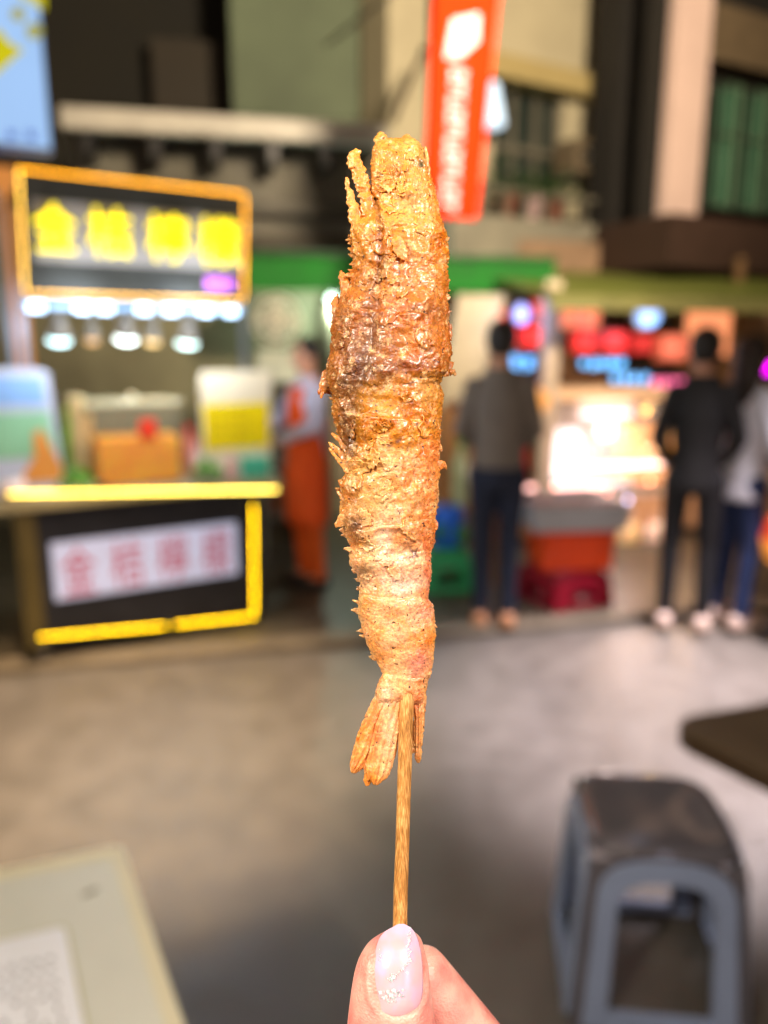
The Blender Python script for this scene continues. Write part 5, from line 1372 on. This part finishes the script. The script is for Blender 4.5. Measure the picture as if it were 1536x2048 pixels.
def loft(name, rows, ring, disp, parent, seed=0.0, power=1.0, ridge=None, kind=None):
    """rows: (cx, cy, hw, hd, d); sections lie across the path; a crusty closed surface"""
    n = len(rows); V = []; cols = []
    for i, (cx, cy, hw, hd, d) in enumerate(rows):
        a, b = rows[max(i - 1, 0)], rows[min(i + 1, n - 1)]
        tx, ty = b[0] - a[0], b[1] - a[1]; L = math.hypot(tx, ty) or 1; nx, ny = ty / L, -tx / L
        if name == 'prawn_body': nx, ny = 1, 0
        elif nx < 0: nx, ny = -nx, -ny
        for k in range(ring):
            th = 2 * math.pi * k / ring
            ct, st = math.cos(th), math.sin(th)
            ce = math.copysign(abs(ct) ** power, ct); se = math.copysign(abs(st) ** power, st)
            x, y, z = cx + nx * hw * ce, cy + ny * hw * ce, d - hd * se
            dp = disp(x, y, z, th, i / (n - 1)) if callable(disp) else disp * (1.0 * noise.noise(Vector((x / 13, y / 13, seed))) + (.3 + 1.0 * abs(ct)) * noise.noise(Vector((x / 6, y / 6, seed))) + .5 * abs(ct) * noise.noise(Vector((x / 3.2, y / 3.2, seed))))
            if ridge: dp += ridge(th)
            ex, ey, ez = nx * ct, ny * ct, -st
            x += ex * dp; y += ey * dp + (dp * .5 * noise.noise(Vector((x / 5, y / 5, z / 5 + 40))) if i in (0, n - 1) else 0); z += ez * dp
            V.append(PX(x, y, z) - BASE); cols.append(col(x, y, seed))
    F = []
    for i in range(n - 1):
        for k in range(ring): F.append((i * ring + k, i * ring + (k + 1) % ring, (i + 1) * ring + (k + 1) % ring, (i + 1) * ring + k))
    F.append(tuple(range(ring - 1, -1, -1))); F.append(tuple(range((n - 1) * ring, n * ring)))
    me = bpy.data.meshes.new(name); me.from_pydata([tuple(v) for v in V], [], F)
    add_colors(me, cols)
    bm = bmesh.new(); bm.from_mesh(me); bmesh.ops.recalc_face_normals(bm, faces=bm.faces); bm.to_mesh(me); bm.free()
    for p in me.polygons: p.use_smooth = True
    me.materials.append(CRUST)
    o = bpy.data.objects.new(name, me); COL.objects.link(o); o.parent = parent
    if kind: o['kind'] = kind
    return o, V, cols

def interp(tab, y):
    if y <= tab[0][0]: return tab[0][1]
    for (a, va), (b, vb) in zip(tab[:-1], tab[1:]):
        if y <= b: return va + (vb - va) * (y - a) / (b - a)
    return tab[-1][1]
LE = [(276, 772), (284, 752), (300, 747), (334, 743), (400, 742), (418, 738), (432, 722), (446, 706), (474, 703), (510, 709), (545, 704), (575, 697), (592, 684), (615, 671), (650, 665), (700, 663), (728, 653), (760, 652), (785, 660), (797, 667), (821, 667),
      (851, 675), (880, 682), (919, 686), (935, 694), (949, 690), (965, 684), (985, 684), (1008, 683), (1040, 681), (1056, 686), (1074, 694), (1090, 703), (1120, 701), (1132, 704), (1145, 714), (1167, 721), (1202, 719), (1221, 716), (1240, 720), (1260, 726), (1284, 733), (1307, 743), (1331, 758), (1350, 766), (1373, 755), (1396, 750), (1412, 752)]
RI = [(276, 826), (284, 837), (300, 845), (341, 857), (381, 868), (423, 878), (446, 886), (474, 892), (505, 895), (526, 891), (556, 895), (591, 894), (638, 896), (685, 900), (715, 899), (742, 897), (756, 885), (768, 879), (792, 884), (821, 881), (860, 880), (879, 877),
      (914, 877), (985, 876), (1020, 872), (1050, 868), (1090, 865), (1109, 860), (1149, 860), (1180, 857), (1197, 856), (1210, 864), (1249, 869), (1272, 871), (1307, 867), (1350, 861), (1364, 854), (1389, 851), (1412, 849)]
SEG = [(452, .10, 4), (622, .05, 5), (835, .1, 4), (943, -.1, 4), (1050, -.15, 4), (1110, -.12, 4), (1196, .02, 5), (1352, .1, 5)]
rows = []
y = 276.0
while y <= 1412:
    l_, r_ = interp(LE, y), interp(RI, y)
    hw = (r_ - l_) / 2
    hd = hw * (.66 if y < 1200 else .66 - .18 * (y - 1200) / 212)
    e_ = min(1, ((y - 276) / 26)) ** .5 if y < 302 else 1
    if y > 1392: e_ = max(.3, 1 - ((y - 1392) / 20) ** 2 * .6)
    rows.append(((l_ + r_) / 2, y, hw, max(3, hd * e_), 0.0)); y += 1.7
def body_disp(x, y, z, th, f):
    st = math.sin(th)
    edge = abs(math.cos(th)) ** 3
    v = Vector((x, y, z))
    d = 10 * noise.noise(v / 45) * (1 - edge * .7) + 3.6 * noise.noise(v / 17) * (1 - edge * .4) + (1.3 + edge * 1.6) * noise.noise(v / 7.5) + (1.0 + edge * 2.6) * abs(noise.noise(v / 3.4)) * 1.6 - .8
    if st > 0:
        g = groove(x + 5 * noise.noise(v / 20), y)
        if g < 3: d -= 11 * math.exp(-g * g) * st
        if g < 6: d += 2.5 * math.exp(-(g - 2) ** 2 * 1.2)
    if y > 1100: d *= 1 - .35 * min(1, (y - 1100) / 80)
    for yb, sl, am in SEG:
        t_ = y - (yb + sl * (x - 790) + 6 * noise.noise(Vector((x / 30, yb, 0))))
        if -14 < t_ < 60: d += am * (math.exp(-t_ / 22) * min(1, t_ / 5 + .2) if t_ > 0 else -.55 * math.exp(t_ / 5)) * (.35 + 1.1 * abs(noise.noise(Vector((x / 40, yb / 7, 1.5))))) * (1 - edge * .45)
    wr = noise.noise(Vector((x / 60, y / 9, z / 60)))
    d += (1.5 if y < 1100 else .7) * abs(noise.noise(v / 2.6 + Vector((9, 2, 4)))) * (.5 + noise.noise(v / 30) ) 
    return d
prawn = tag(empty('fried_prawn', I4, BASE), 'golden brown battered prawn on a wooden skewer, held up in front of the street', 'fried prawn')
body, BV, BC = loft('prawn_body', rows, 236, body_disp, prawn, power=.9)

def flake(pts, hd, d, name='crust_flake', disp=2.6, seed=None, step=2.2, ring=30, tip=True, ridge=None, power=1.0):
    """pts (x, y, halfwidth) along the flake"""
    out = []
    tot = sum(math.hypot(b[0] - a[0], b[1] - a[1]) for a, b in zip(pts[:-1], pts[1:]))
    n = max(6, int(tot / step))
    for i in range(n + 1):
        s = tot * i / n; acc = 0
        for a, b in zip(pts[:-1], pts[1:]):
            L = math.hypot(b[0] - a[0], b[1] - a[1])
            if s <= acc + L + 1e-6:
                f = (s - acc) / L; x, y, w = (a[j] + (b[j] - a[j]) * f for j in range(3)); break
            acc += L
        rem = tot - s
        cap = min(1, math.sqrt(max(.02, rem / (w + 2)))) if tip else 1
        cap *= min(1, math.sqrt(max(.05, (s + 1) / (w + 2))))
        out.append((x, y, max(.8, w * cap), max(.8, min(hd, w * .9) * .6 * cap), d(s / tot) if callable(d) else d))
    return loft(name, out, ring, disp, prawn, seed=seed if seed is not None else rnd.random() * 50, ridge=ridge, power=power)
L_ = lambda a, b: (lambda f: a + (b - a) * f)
flake([(744, 450, 16), (736, 410, 15), (727, 378, 14), (719, 350, 14), (712, 330, 15), (708, 318, 14), (714, 306, 13), (722, 301, 9)], 10, L_(-24, -6), disp=3.6)
flake([(720, 330, 12), (708, 330, 8), (698, 328, 6), (696, 322, 4)], 7, -8, disp=3)
flake([(726, 520, 18), (722, 470, 18), (714, 440, 16), (708, 416, 13), (702, 396, 9), (697, 378, 6), (695, 362, 4.5), (694, 354, 4)], 9, L_(-30, -4), disp=2.8)
flake([(722, 660, 24), (706, 620, 20), (696, 590, 15), (689, 566, 10), (684, 550, 8), (683, 541, 4)], 10, L_(-30, -6), disp=3)
flake([(694, 690, 22), (682, 650, 17), (676, 615, 13), (674, 598, 9), (675, 588, 3)], 10, L_(-24, -4), disp=3)
flake([(690, 748, 22), (668, 756, 20), (654, 768, 15), (645, 780, 9), (637, 786, 4)], 8, L_(-20, -10), disp=2.5)
flake([(655, 740, 10), (648, 755, 5), (641, 774, 4), (638, 790, 2.6)], 4, -14, disp=1.6)
flake([(646, 782, 4), (643, 792, 3), (642, 798, 2.4)], 3, -14, disp=1)
for pts in ([(704, 940, 10), (684, 910, 7), (668, 894, 5), (657, 884, 3.5)], [(708, 925, 8), (690, 896, 5.5), (674, 876, 4.5), (663, 866, 3)], [(710, 908, 9), (698, 884, 6), (688, 872, 4), (681, 864, 3)], [(700, 945, 8), (682, 925, 5), (664, 904, 4), (657, 895, 2.5)]):
    flake(pts, 4, L_(-30, -16), disp=1.8, ring=18)
flake([(706, 985, 13), (692, 972, 9), (682, 963, 6), (676, 960, 3)], 6, L_(-24, -12), disp=2.2)
flake([(704, 1010, 12), (690, 998, 7), (680, 988, 5), (673, 982, 2.5)], 5, L_(-24, -12), disp=2)
flake([(712, 1030, 18), (695, 1032, 16), (684, 1042, 12), (675, 1050, 8), (671, 1055, 3)], 4, L_(-34, -20), disp=1.8)
flake([(770, 1000, 30), (740, 1020, 34), (712, 1050, 26), (698, 1066, 12)], 5, L_(-66, -30), disp=2.4, seed=5.0)
flake([(853, 380, 10), (855, 340, 7), (853, 315, 5), (851, 292, 2.4)], 5, -6, disp=1.6)
flake([(880, 745, 14), (893, 734, 11), (902, 727, 7), (909, 723, 3)], 6, L_(-20, -4), disp=2.6)
flake([(882, 752, 10), (896, 744, 8), (906, 744, 5), (912, 751, 2.4)], 5, L_(-20, -6), disp=2.6)
flake([(892, 690, 9), (898, 668, 6), (901, 648, 3)], 5, -4, disp=2)
flake([(872, 925, 12), (882, 930, 9), (889, 934, 6), (893, 940, 3)], 5, L_(-14, -4), disp=2.6)
flake([(872, 880, 7), (879, 892, 5), (883, 904, 3)], 4, -6, disp=1.6)
flake([(872, 1040, 5), (872, 1055, 4), (869, 1062, 3)], 3, -5, disp=1.5)
flake([(855, 1220, 8), (861, 1212, 6), (864, 1206, 4)], 5, -6, disp=1.8)
flake([(775, 352, 32), (771, 320, 28), (769, 298, 22), (764, 282, 15), (760, 270, 9), (759, 262, 4)], 22, L_(-10, 4), disp=4.2)
flake([(815, 352, 38), (817, 320, 34), (817, 298, 27), (815, 280, 20), (813, 268, 12)], 26, L_(-8, 2), disp=3.0)
flake([(792, 340, 22), (789, 300, 17), (786, 283, 10), (784, 276, 5)], 16, -12, disp=4.2)
flake([(790, 470, 12), (800, 500, 14), (812, 520, 10)], 5, -66, disp=2.5)
# loose thin sheets of batter lying over the body, their edges lifted
def sheet(cx, cy, r, seed, lift):
    rr = random.Random(seed); nA, nR = 22, 5; V = []; cols = []; F = []
    el = rr.uniform(.5, .95); rot = rr.uniform(0, 3.14); rad = [rr.uniform(.62, 1.2) for _ in range(nA)]
    for i in range(nR + 1):
        for k in range(nA):
            a = 2 * math.pi * k / nA; q_ = r * rad[k] * i / nR
            dx, dy = q_ * math.cos(a), q_ * el * math.sin(a)
            x = cx + dx * math.cos(rot) - dy * math.sin(rot); y = cy + dx * math.sin(rot) + dy * math.cos(rot)
            l_, r_ = interp(LE, y), interp(RI, y); hw = (r_ - l_) / 2; mx_ = (l_ + r_) / 2
            u = max(-.97, min(.97, (x - mx_) / hw)); hd = hw * (.66 if y < 1200 else .66 - .18 * (y - 1200) / 212)
            th = math.acos(u); z = -hd * math.sin(th) ** .9
            z -= body_disp(x, y, z, th, .5) * math.sin(th)
            z -= .8 + lift * (i / nR) ** 2 * (.5 + noise.noise(Vector((k * .7, seed, 1)))) + .8 * noise.noise(Vector((x / 4, y / 4, seed)))
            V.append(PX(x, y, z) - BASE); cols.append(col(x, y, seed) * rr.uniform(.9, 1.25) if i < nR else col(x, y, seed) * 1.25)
    for i in range(nR):
        for k in range(nA): F.append((i * nA + k, i * nA + (k + 1) % nA, (i + 1) * nA + (k + 1) % nA, (i + 1) * nA + k))
    me = bpy.data.meshes.new('crust_flake'); me.from_pydata([tuple(v) for v in V], [], F); add_colors(me, cols)
    for p in me.polygons: p.use_smooth = True
    me.materials.append(CRUST); o = bpy.data.objects.new('crust_flake', me); COL.objects.link(o); o.parent = prawn
    sd = o.modifiers.new('thick', 'SOLIDIFY'); sd.thickness = .00022; sd.offset = 0
for i in range(66):
    yy = rnd.uniform(300, 1180); l_, r_ = interp(LE, yy), interp(RI, yy)
    r_s = rnd.uniform(8, 24) if yy < 1150 else rnd.uniform(6, 14)
    xx = l_ + (r_ - l_) * (rnd.uniform(.08, .5) if rnd.random() < .65 else rnd.uniform(.4, .92))
    sheet(xx, yy, r_s, 100 + i, rnd.uniform(1.5, 7))
# thin ragged shards standing off the left edge and crumbs over the surface
for i in range(46):
    yy = rnd.choice([rnd.uniform(440, 600), rnd.uniform(600, 1140), rnd.uniform(1140, 1360)])
    side = -1 if rnd.random() < .72 else 1
    ex = interp(LE, yy) if side < 0 else interp(RI, yy)
    ln = rnd.uniform(5, 15) * (1 if side < 0 else .6); dy_ = rnd.uniform(-7, 6)
    flake([(ex - side * 9, yy + rnd.uniform(-4, 4), rnd.uniform(5, 10)), (ex + side * ln * .4, yy + dy_ * .5, rnd.uniform(2.5, 5.5)), (ex + side * ln, yy + dy_, 1.2)], 3, rnd.uniform(-20, 6), disp=1.4, ring=10, name='crust_flake')
q = MB(); cc = []
for i in range(9000):
    j = rnd.randrange(236 * 6, len(BV))
    k = j % 236
    if math.sin(2 * math.pi * k / 236) < -.25 or (j // 236 > 520 and rnd.random() < .6): continue
    p = BV[j]; r_ = rnd.uniform(.6, 1.7) * S_ * (1.3 if rnd.random() < .1 else 1)
    Mx = Matrix.Translation(p) @ Matrix.Rotation(rnd.random() * 6, 4, (rnd.random() - .5, rnd.random() - .5, rnd.random() - .5)) @ Matrix.Diagonal((1, rnd.uniform(.5, 1), rnd.uniform(.4, 1), 1))
    vs = [Mx @ (Vector(v) * r_ * rnd.uniform(.8, 1.2)) for v in ((1, 0, 0), (-1, 0, 0), (0, 1, 0), (0, -1, 0), (0, 0, 1), (0, 0, -1))]
    q.add(vs, [(0, 2, 4), (2, 1, 4), (1, 3, 4), (3, 0, 4), (2, 0, 5), (1, 2, 5), (3, 1, 5), (0, 3, 5)])
    c = Vector(BC[j]) * rnd.uniform(.8, 1.5); cc += [c] * 6
me = bpy.data.meshes.new('crumbs'); me.from_pydata([tuple(v) for v in q.v], [], q.f); add_colors(me, cc); me.materials.append(CRUST)
o = bpy.data.objects.new('crumbs', me); COL.objects.link(o); o.parent = prawn; o['kind'] = 'stuff'
# tail fan
rg = lambda am, nn: (lambda th: am * math.cos(th * nn))
flake([(782, 1386, 20), (766, 1412, 24), (750, 1448, 25), (735, 1482, 23), (722, 1512, 18), (712, 1532, 13), (704, 1546, 7)], 13, L_(-6, 6), name='tail_fin', disp=1.3, ring=70, seed=1.0, ridge=rg(1.6, 11))
flake([(796, 1392, 16), (786, 1420, 21), (776, 1456, 25), (767, 1494, 26), (759, 1528, 25), (754, 1550, 21), (750, 1570, 13)], 12, L_(-14, -6), name='tail_fin', disp=1.3, ring=70, seed=2.0, ridge=rg(1.7, 11))
flake([(740, 1520, 10), (737, 1548, 10), (734, 1572, 7)], 8, 0, name='tail_fin', disp=1.6, ring=40, seed=2.5, ridge=rg(1.0, 9))
flake([(832, 1370, 20), (837, 1402, 15), (838, 1435, 11), (837, 1470, 9), (836, 1498, 7), (836, 1526, 4)], 11, L_(-8, 2), name='tail_fin', disp=1.8, ring=50, seed=3.0, ridge=rg(1.2, 9))
flake([(830, 1440, 8), (829, 1480, 6), (826, 1508, 4)], 6, 2, name='tail_fin', disp=1.6, ring=30, seed=3.4)
flake([(800, 1360, 26), (806, 1385, 22), (808, 1406, 12)], 20, -4, disp=3, seed=4.0)

# wooden skewer
sk = bpy.data.materials.new('bamboo'); sk.use_nodes = True
n, l = sk.node_tree.nodes, sk.node_tree.links; b = n['Principled BSDF']
tc = n.new('ShaderNodeTexCoord'); mp = n.new('ShaderNodeMapping'); mp.inputs['Scale'].default_value = (2600, 2600, 34); l.new(tc.outputs['Object'], mp.inputs[0])
nz = n.new('ShaderNodeTexNoise'); nz.inputs['Scale'].default_value = 1; nz.inputs['Detail'].default_value = 4; l.new(mp.outputs[0], nz.inputs['Vector'])
n3 = n.new('ShaderNodeTexNoise'); n3.inputs['Scale'].default_value = 160; n3.inputs['Detail'].default_value = 5; l.new(tc.outputs['Object'], n3.inputs['Vector'])
cr = n.new('ShaderNodeValToRGB'); e = cr.color_ramp.elements; e[0].position = .32; e[0].color = (*lin((122, 80, 34)), 1); e[1].position = .66; e[1].color = (*lin((236, 190, 122)), 1)
x_ = e.new(.5); x_.color = (*lin((190, 134, 70)), 1)
av = n.new('ShaderNodeMix'); av.inputs[0].default_value = .4; l.new(nz.outputs[0], av.inputs[2]); l.new(n3.outputs[0], av.inputs[3]); l.new(av.outputs[0], cr.inputs[0]); l.new(cr.outputs[0], b.inputs['Base Color'])
bp = n.new('ShaderNodeBump'); bp.inputs['Strength'].default_value = .6; bp.inputs['Distance'].default_value = .0004; l.new(nz.outputs[0], bp.inputs['Height']); l.new(bp.outputs[0], b.inputs['Normal'])
b.inputs['Roughness'].default_value = .42
pts = [(815, 900), (814, 1380), (813, 1420), (811, 1480), (810, 1523), (807, 1600), (804, 1700), (801, 1790), (800, 1850), (797, 1960), (794, 2060), (790, 2160)]
V = []; F = []; nr = 40; rws = []
for (xa, ya), (xb, yb) in zip(pts[:-1], pts[1:]):
    m_ = max(2, int((yb - ya) / 6))
    for i in range(m_): rws.append((xa + (xb - xa) * i / m_, ya + (yb - ya) * i / m_))
for i, (x, y) in enumerate(rws):
    for k in range(nr):
        th = 2 * math.pi * k / nr
        r_ = 14.2 + .7 * noise.noise(Vector((math.cos(th) * 2.5, math.sin(th) * 2.5, y / 160))) + 1.0 * noise.noise(Vector((math.cos(th) * 6, math.sin(th) * 6, y / 300))) + .5 * noise.noise(Vector((math.cos(th), math.sin(th), y / 12)))
        V.append(tuple(PX(x + r_ * math.cos(th), y, ((0 if y < 1340 else -16 * min(1, (y - 1340) / 50)) if y < 1500 else -16 + 14 * min(1, (y - 1500) / 300)) - r_ * .85 * math.sin(th)) - BASE))
for i in range(len(rws) - 1):
    for k in range(nr): F.append((i * nr + k, i * nr + (k + 1) % nr, (i + 1) * nr + (k + 1) % nr, (i + 1) * nr + k))
F.append(tuple(range(nr))); F.append(tuple(range((len(rws) - 1) * nr, len(rws) * nr)))
me = bpy.data.meshes.new('skewer'); me.from_pydata(V, [], F); me.materials.append(sk)
bm = bmesh.new(); bm.from_mesh(me); bmesh.ops.recalc_face_normals(bm, faces=bm.faces); bm.to_mesh(me); bm.free()
for p in me.polygons: p.use_smooth = True
o = bpy.data.objects.new('skewer', me); COL.objects.link(o); o.parent = prawn

# ------------------------------------------------------------------ the hand
def skin_material():
    m = bpy.data.materials.new('skin'); m.use_nodes = True
    n, l = m.node_tree.nodes, m.node_tree.links; b = n['Principled BSDF']
    tc = n.new('ShaderNodeTexCoord')
    a = n.new('ShaderNodeTexNoise'); a.inputs['Scale'].default_value = 90; a.inputs['Detail'].default_value = 7; l.new(tc.outputs['Object'], a.inputs['Vector'])
    r = n.new('ShaderNodeMapRange'); r.inputs[1].default_value = .35; r.inputs[2].default_value = .65; l.new(a.outputs[0], r.inputs[0])
    mx = n.new('ShaderNodeMix'); mx.data_type = 'RGBA'; mx.inputs[6].default_value = (*lin((220, 120, 112)), 1); mx.inputs[7].default_value = (*lin((250, 190, 174)), 1)
    l.new(r.outputs[0], mx.inputs[0]); l.new(mx.outputs[2], b.inputs['Base Color'])
    b.inputs['Roughness'].default_value = .4
    b.inputs['Subsurface Weight'].default_value = .35; b.inputs['Subsurface Radius'].default_value = (1, .35, .25); b.inputs['Subsurface Scale'].default_value = .003
    mp = n.new('ShaderNodeMapping'); mp.inputs['Scale'].default_value = (900, 900, 2600); mp.inputs['Rotation'].default_value = (.2, .5, 0); l.new(tc.outputs['Object'], mp.inputs[0])
    w1 = n.new('ShaderNodeTexNoise'); w1.inputs['Scale'].default_value = 1; w1.inputs['Detail'].default_value = 3; l.new(mp.outputs[0], w1.inputs['Vector'])
    v = n.new('ShaderNodeTexVoronoi'); v.inputs['Scale'].default_value = 1500; l.new(tc.outputs['Object'], v.inputs['Vector'])
    ad = n.new('ShaderNodeMath'); l.new(w1.outputs[0], ad.inputs[0]); l.new(v.outputs[0], ad.inputs[1])
    bp = n.new('ShaderNodeBump'); bp.inputs['Strength'].default_value = .5; bp.inputs['Distance'].default_value = .0003; l.new(ad.outputs[0], bp.inputs['Height']); l.new(bp.outputs[0], b.inputs['Normal'])
    return m
HB = PX(900, 2900, 0)
hand = tag(empty('hand', I4, HB), 'hand pinching the skewer between thumb and forefinger, long pearly pink thumbnail facing the camera', 'hand')
hand['_base'] = tuple(HB)
def hwd(y): return interp([(1858, 18), (1862, 28), (1868, 39), (1878, 50), (1887, 56), (1900, 62), (1918, 68), (1940, 74), (1974, 79), (2010, 84), (2048, 89), (2120, 95), (2200, 99), (2300, 96), (2420, 100), (2500, 104)], y)
def hcx(y): return interp([(1858, 799), (1868, 797), (1887, 790), (1918, 784), (1974, 782), (2048, 783), (2200, 786), (2300, 794), (2500, 815)], y)
def hdc(y): return -16 - .9 * .76 * hwd(y) + (max(0, y - 2150) * .22)
q = MB(); V = []; F = []; nr = 48; ys = [1858, 1860, 1863, 1867, 1872, 1878, 1885, 1893, 1903, 1915] + list(range(1930, 2500, 16))
for y in ys:
    for k in range(nr):
        th = 2 * math.pi * k / nr; c, s = math.cos(th), math.sin(th)
        hw = hwd(y); x = hcx(y) + hw * math.copysign(abs(c) ** .92, c)
        V.append(PX(x, y, hdc(y) - .76 * hw * s))
for i in range(len(ys) - 1):
    for k in range(nr): F.append((i * nr + k, i * nr + (k + 1) % nr, (i + 1) * nr + (k + 1) % nr, (i + 1) * nr + k))
F.append(tuple(range(nr))); F.append(tuple(range((len(ys) - 1) * nr, len(ys) * nr)))
q.add(V, F)
def seg(a, b, ra, rb, fl=1.0): q.limb(PX(*a), PX(*b), ra * S_, rb * S_, n=24, flat=fl, fdir=(0, 1, -.2))
def finger(pts, rs):
    for (a, b), (ra, rb) in zip(zip(pts[:-1], pts[1:]), zip(rs[:-1], rs[1:])): seg(a, b, ra, rb)
# nail folds either side of and below the thumbnail
def ND(x, y):
    """front surface of the thumb at x, y"""
    hw = hwd(y); u = max(-.98, min(.98, (x - hcx(y)) / hw))
    return hdc(y) - .76 * hw * math.sqrt(1 - abs(u) ** 2.1)
NL = [(1848, 799), (1851, 792), (1856, 784), (1864, 769), (1874, 760), (1886, 755), (1905, 750), (1930, 746), (1959, 744), (1985, 746), (2003, 750), (2016, 758), (2024, 768), (2029, 782), (2031, 792)]
NR = [(1848, 805), (1851, 813), (1856, 822), (1864, 829), (1874, 834), (1886, 838), (1905, 842), (1930, 845), (1959, 846), (1985, 845), (2003, 842), (2014, 834), (2021, 824), (2027, 810), (2031, 796)]
for side, tabn in ((-1, NL), (1, NR)):
    prev = None
    for y in range(1912, 2020, 9):
        x = interp(tabn, y) + side * 7; r_ = 3 + 4.0 * min(1, (y - 1905) / 50)
        p = (x, y, ND(x, y) + 2)
        if prev: seg(prev[0], p, prev[1], r_)
        prev = (p, r_)
prev = None
for k in range(9):
    a = math.pi * k / 8; x = 796 - 46 * math.cos(a); y = 2012 + 26 * math.sin(a)
    p = (x, y, ND(x, y) + 3)
    if prev: seg(prev, p, 6, 6)
    prev = p
seg((790, 2180, -70), (835, 2480, 10), 96, 108); seg((835, 2480, 10), (900, 2800, 60), 118, 120)       # thumb base
finger([(848, 1946, 66), (905, 2030, 74), (1030, 2200, 60), (1085, 2520, 60)], [53, 63, 74, 84])        # forefinger
finger([(905, 2290, 190), (1000, 2210, 200), (1120, 2240, 190), (1130, 2540, 130)], [50, 60, 72, 84])
finger([(925, 2440, 230), (1020, 2350, 270), (1150, 2350, 270), (1150, 2590, 200)], [48, 58, 68, 80])
finger([(960, 2590, 260), (1040, 2500, 310), (1150, 2490, 320), (1150, 2650, 260)], [42, 50, 58, 70])
for a, b in (((1085, 2520, 60), (960, 2950, 110)), ((1130, 2540, 130), (985, 2960, 130)), ((1150, 2590, 200), (1010, 2960, 170)), ((1150, 2650, 260), (1010, 2960, 190))): seg(a, b, 90, 115)
seg((1040, 2600, 80), (960, 2850, 90), 110, 120); seg((900, 2780, 60), (980, 3000, 120), 120, 135)
seg((985, 2960, 130), (1040, 3350, 150), 140, 150); seg((1040, 3350, 150), (1150, 4300, 260), 150, 200)
build('hand_body', q, skin_material(), hand, base=tuple(HB), vox=.00062)

# thumbnail
nm = bpy.data.materials.new('nail_polish'); nm.use_nodes = True
n, l = nm.node_tree.nodes, nm.node_tree.links; b = n['Principled BSDF']
tc = n.new('ShaderNodeTexCoord'); a = n.new('ShaderNodeTexNoise'); a.inputs['Scale'].default_value = 160; a.inputs['Detail'].default_value = 2; l.new(tc.outputs['Object'], a.inputs['Vector'])
mx = n.new('ShaderNodeMix'); mx.data_type = 'RGBA'; mx.inputs[6].default_value = (*lin((222, 172, 180)), 1); mx.inputs[7].default_value = (*lin((208, 176, 208)), 1)
r = n.new('ShaderNodeMapRange'); r.inputs[1].default_value = .4; r.inputs[2].default_value = .6; l.new(a.outputs[0], r.inputs[0]); l.new(r.outputs[0], mx.inputs[0]); l.new(mx.outputs[2], b.inputs['Base Color'])
b.inputs['Roughness'].default_value = .25; b.inputs['Coat Weight'].default_value = 1; b.inputs['Coat Roughness'].default_value = .04
b.inputs['Subsurface Weight'].default_value = .2; b.inputs['Subsurface Radius'].default_value = (1, .5, .5); b.inputs['Subsurface Scale'].default_value = .001
def nail_d(x, y):
    xl, xr = interp(NL, y), interp(NR, y); u = (x - (xl + xr) / 2) / max(2, (xr - xl) / 2)
    yy = max(y, 1880)
    c = hdc(yy) - .76 * hwd(yy)
    top = max(0, 1880 - y) * .75
    sink = 5 * max(0, (y - 2005) / 26) ** 2
    return c - 6 + top + 17 * min(1, (xr - xl) / 90) ** 2 * (u * u) + sink
V = []; F = []; m_ = 26; yy = [1848, 1849.5, 1851, 1853.5, 1856, 1860, 1864, 1869, 1874, 1880] + list(range(1888, 2004, 8)) + [2006, 2010, 2014, 2018, 2021, 2024, 2027, 2029, 2031]
for y in yy:
    xl, xr = interp(NL, y), interp(NR, y)
    for k in range(m_ + 1):
        x = xl + (xr - xl) * k / m_; V.append(tuple(PX(x, y, nail_d(x, y)) - HB))
for i in range(len(yy) - 1):
    for k in range(m_): F.append((i * (m_ + 1) + k, (i + 1) * (m_ + 1) + k, (i + 1) * (m_ + 1) + k + 1, i * (m_ + 1) + k + 1))
me = bpy.data.meshes.new('thumbnail'); me.from_pydata(V, [], F); me.materials.append(nm)
for p in me.polygons: p.use_smooth = True
nail = bpy.data.objects.new('thumbnail', me); COL.objects.link(nail); nail.parent = hand
sd = nail.modifiers.new('thick', 'SOLIDIFY'); sd.thickness = .0006; sd.offset = 0
sb = nail.modifiers.new('sub', 'SUBSURF'); sb.levels = 1; sb.render_levels = 1
# silver foil line and flakes set in the polish
foil = mat('silver_foil', (228, 246, 252), .3, .1, 900, 0, metal=.35)
q = MB()
line = [(822, 1856), (818, 1870), (820, 1884), (812, 1893), (822, 1902), (816, 1912), (822, 1922), (812, 1930), (804, 1940), (795, 1948), (788, 1957), (780, 1960), (772, 1957)]
spots = []
for (xa, ya), (xb, yb) in zip(line[:-1], line[1:]):
    for k in range(5): f = k / 5; spots.append((xa + (xb - xa) * f + rnd.uniform(-1.5, 1.5), ya + (yb - ya) * f + rnd.uniform(-1.5, 1.5), rnd.uniform(1.2, 2.4)))
for k in range(16): spots.append((rnd.gauss(784, 5), rnd.gauss(1957, 3.5), rnd.uniform(1.6, 4)))
for k in range(40): spots.append((rnd.gauss(782, 9), rnd.gauss(1990, 8), rnd.uniform(1.2, 4)))
for k in range(10): spots.append((rnd.gauss(762, 3), rnd.gauss(1916, 8), 1.2))
for x, y, r_ in spots:
    p = PX(x, y, nail_d(x, y) - 3.4)
    Mx = Matrix.Translation(p) @ Matrix.Rotation(rnd.uniform(-.5, .5), 4, 'X') @ Matrix.Rotation(rnd.uniform(-.5, .5), 4, 'Z') @ Matrix.Rotation(rnd.random() * 6, 4, 'Y')
    w_ = r_ * S_
    pts = [(math.cos(a) * w_ * rnd.uniform(.6, 1.2), math.sin(a) * w_ * rnd.uniform(.6, 1.2)) for a in (0, 1.3, 2.4, 3.6, 5)]
    q.prism(pts, -.00004, .00004, Mx)
build('foil_flakes', q, foil, nail, base=tuple(HB), kind='stuff')
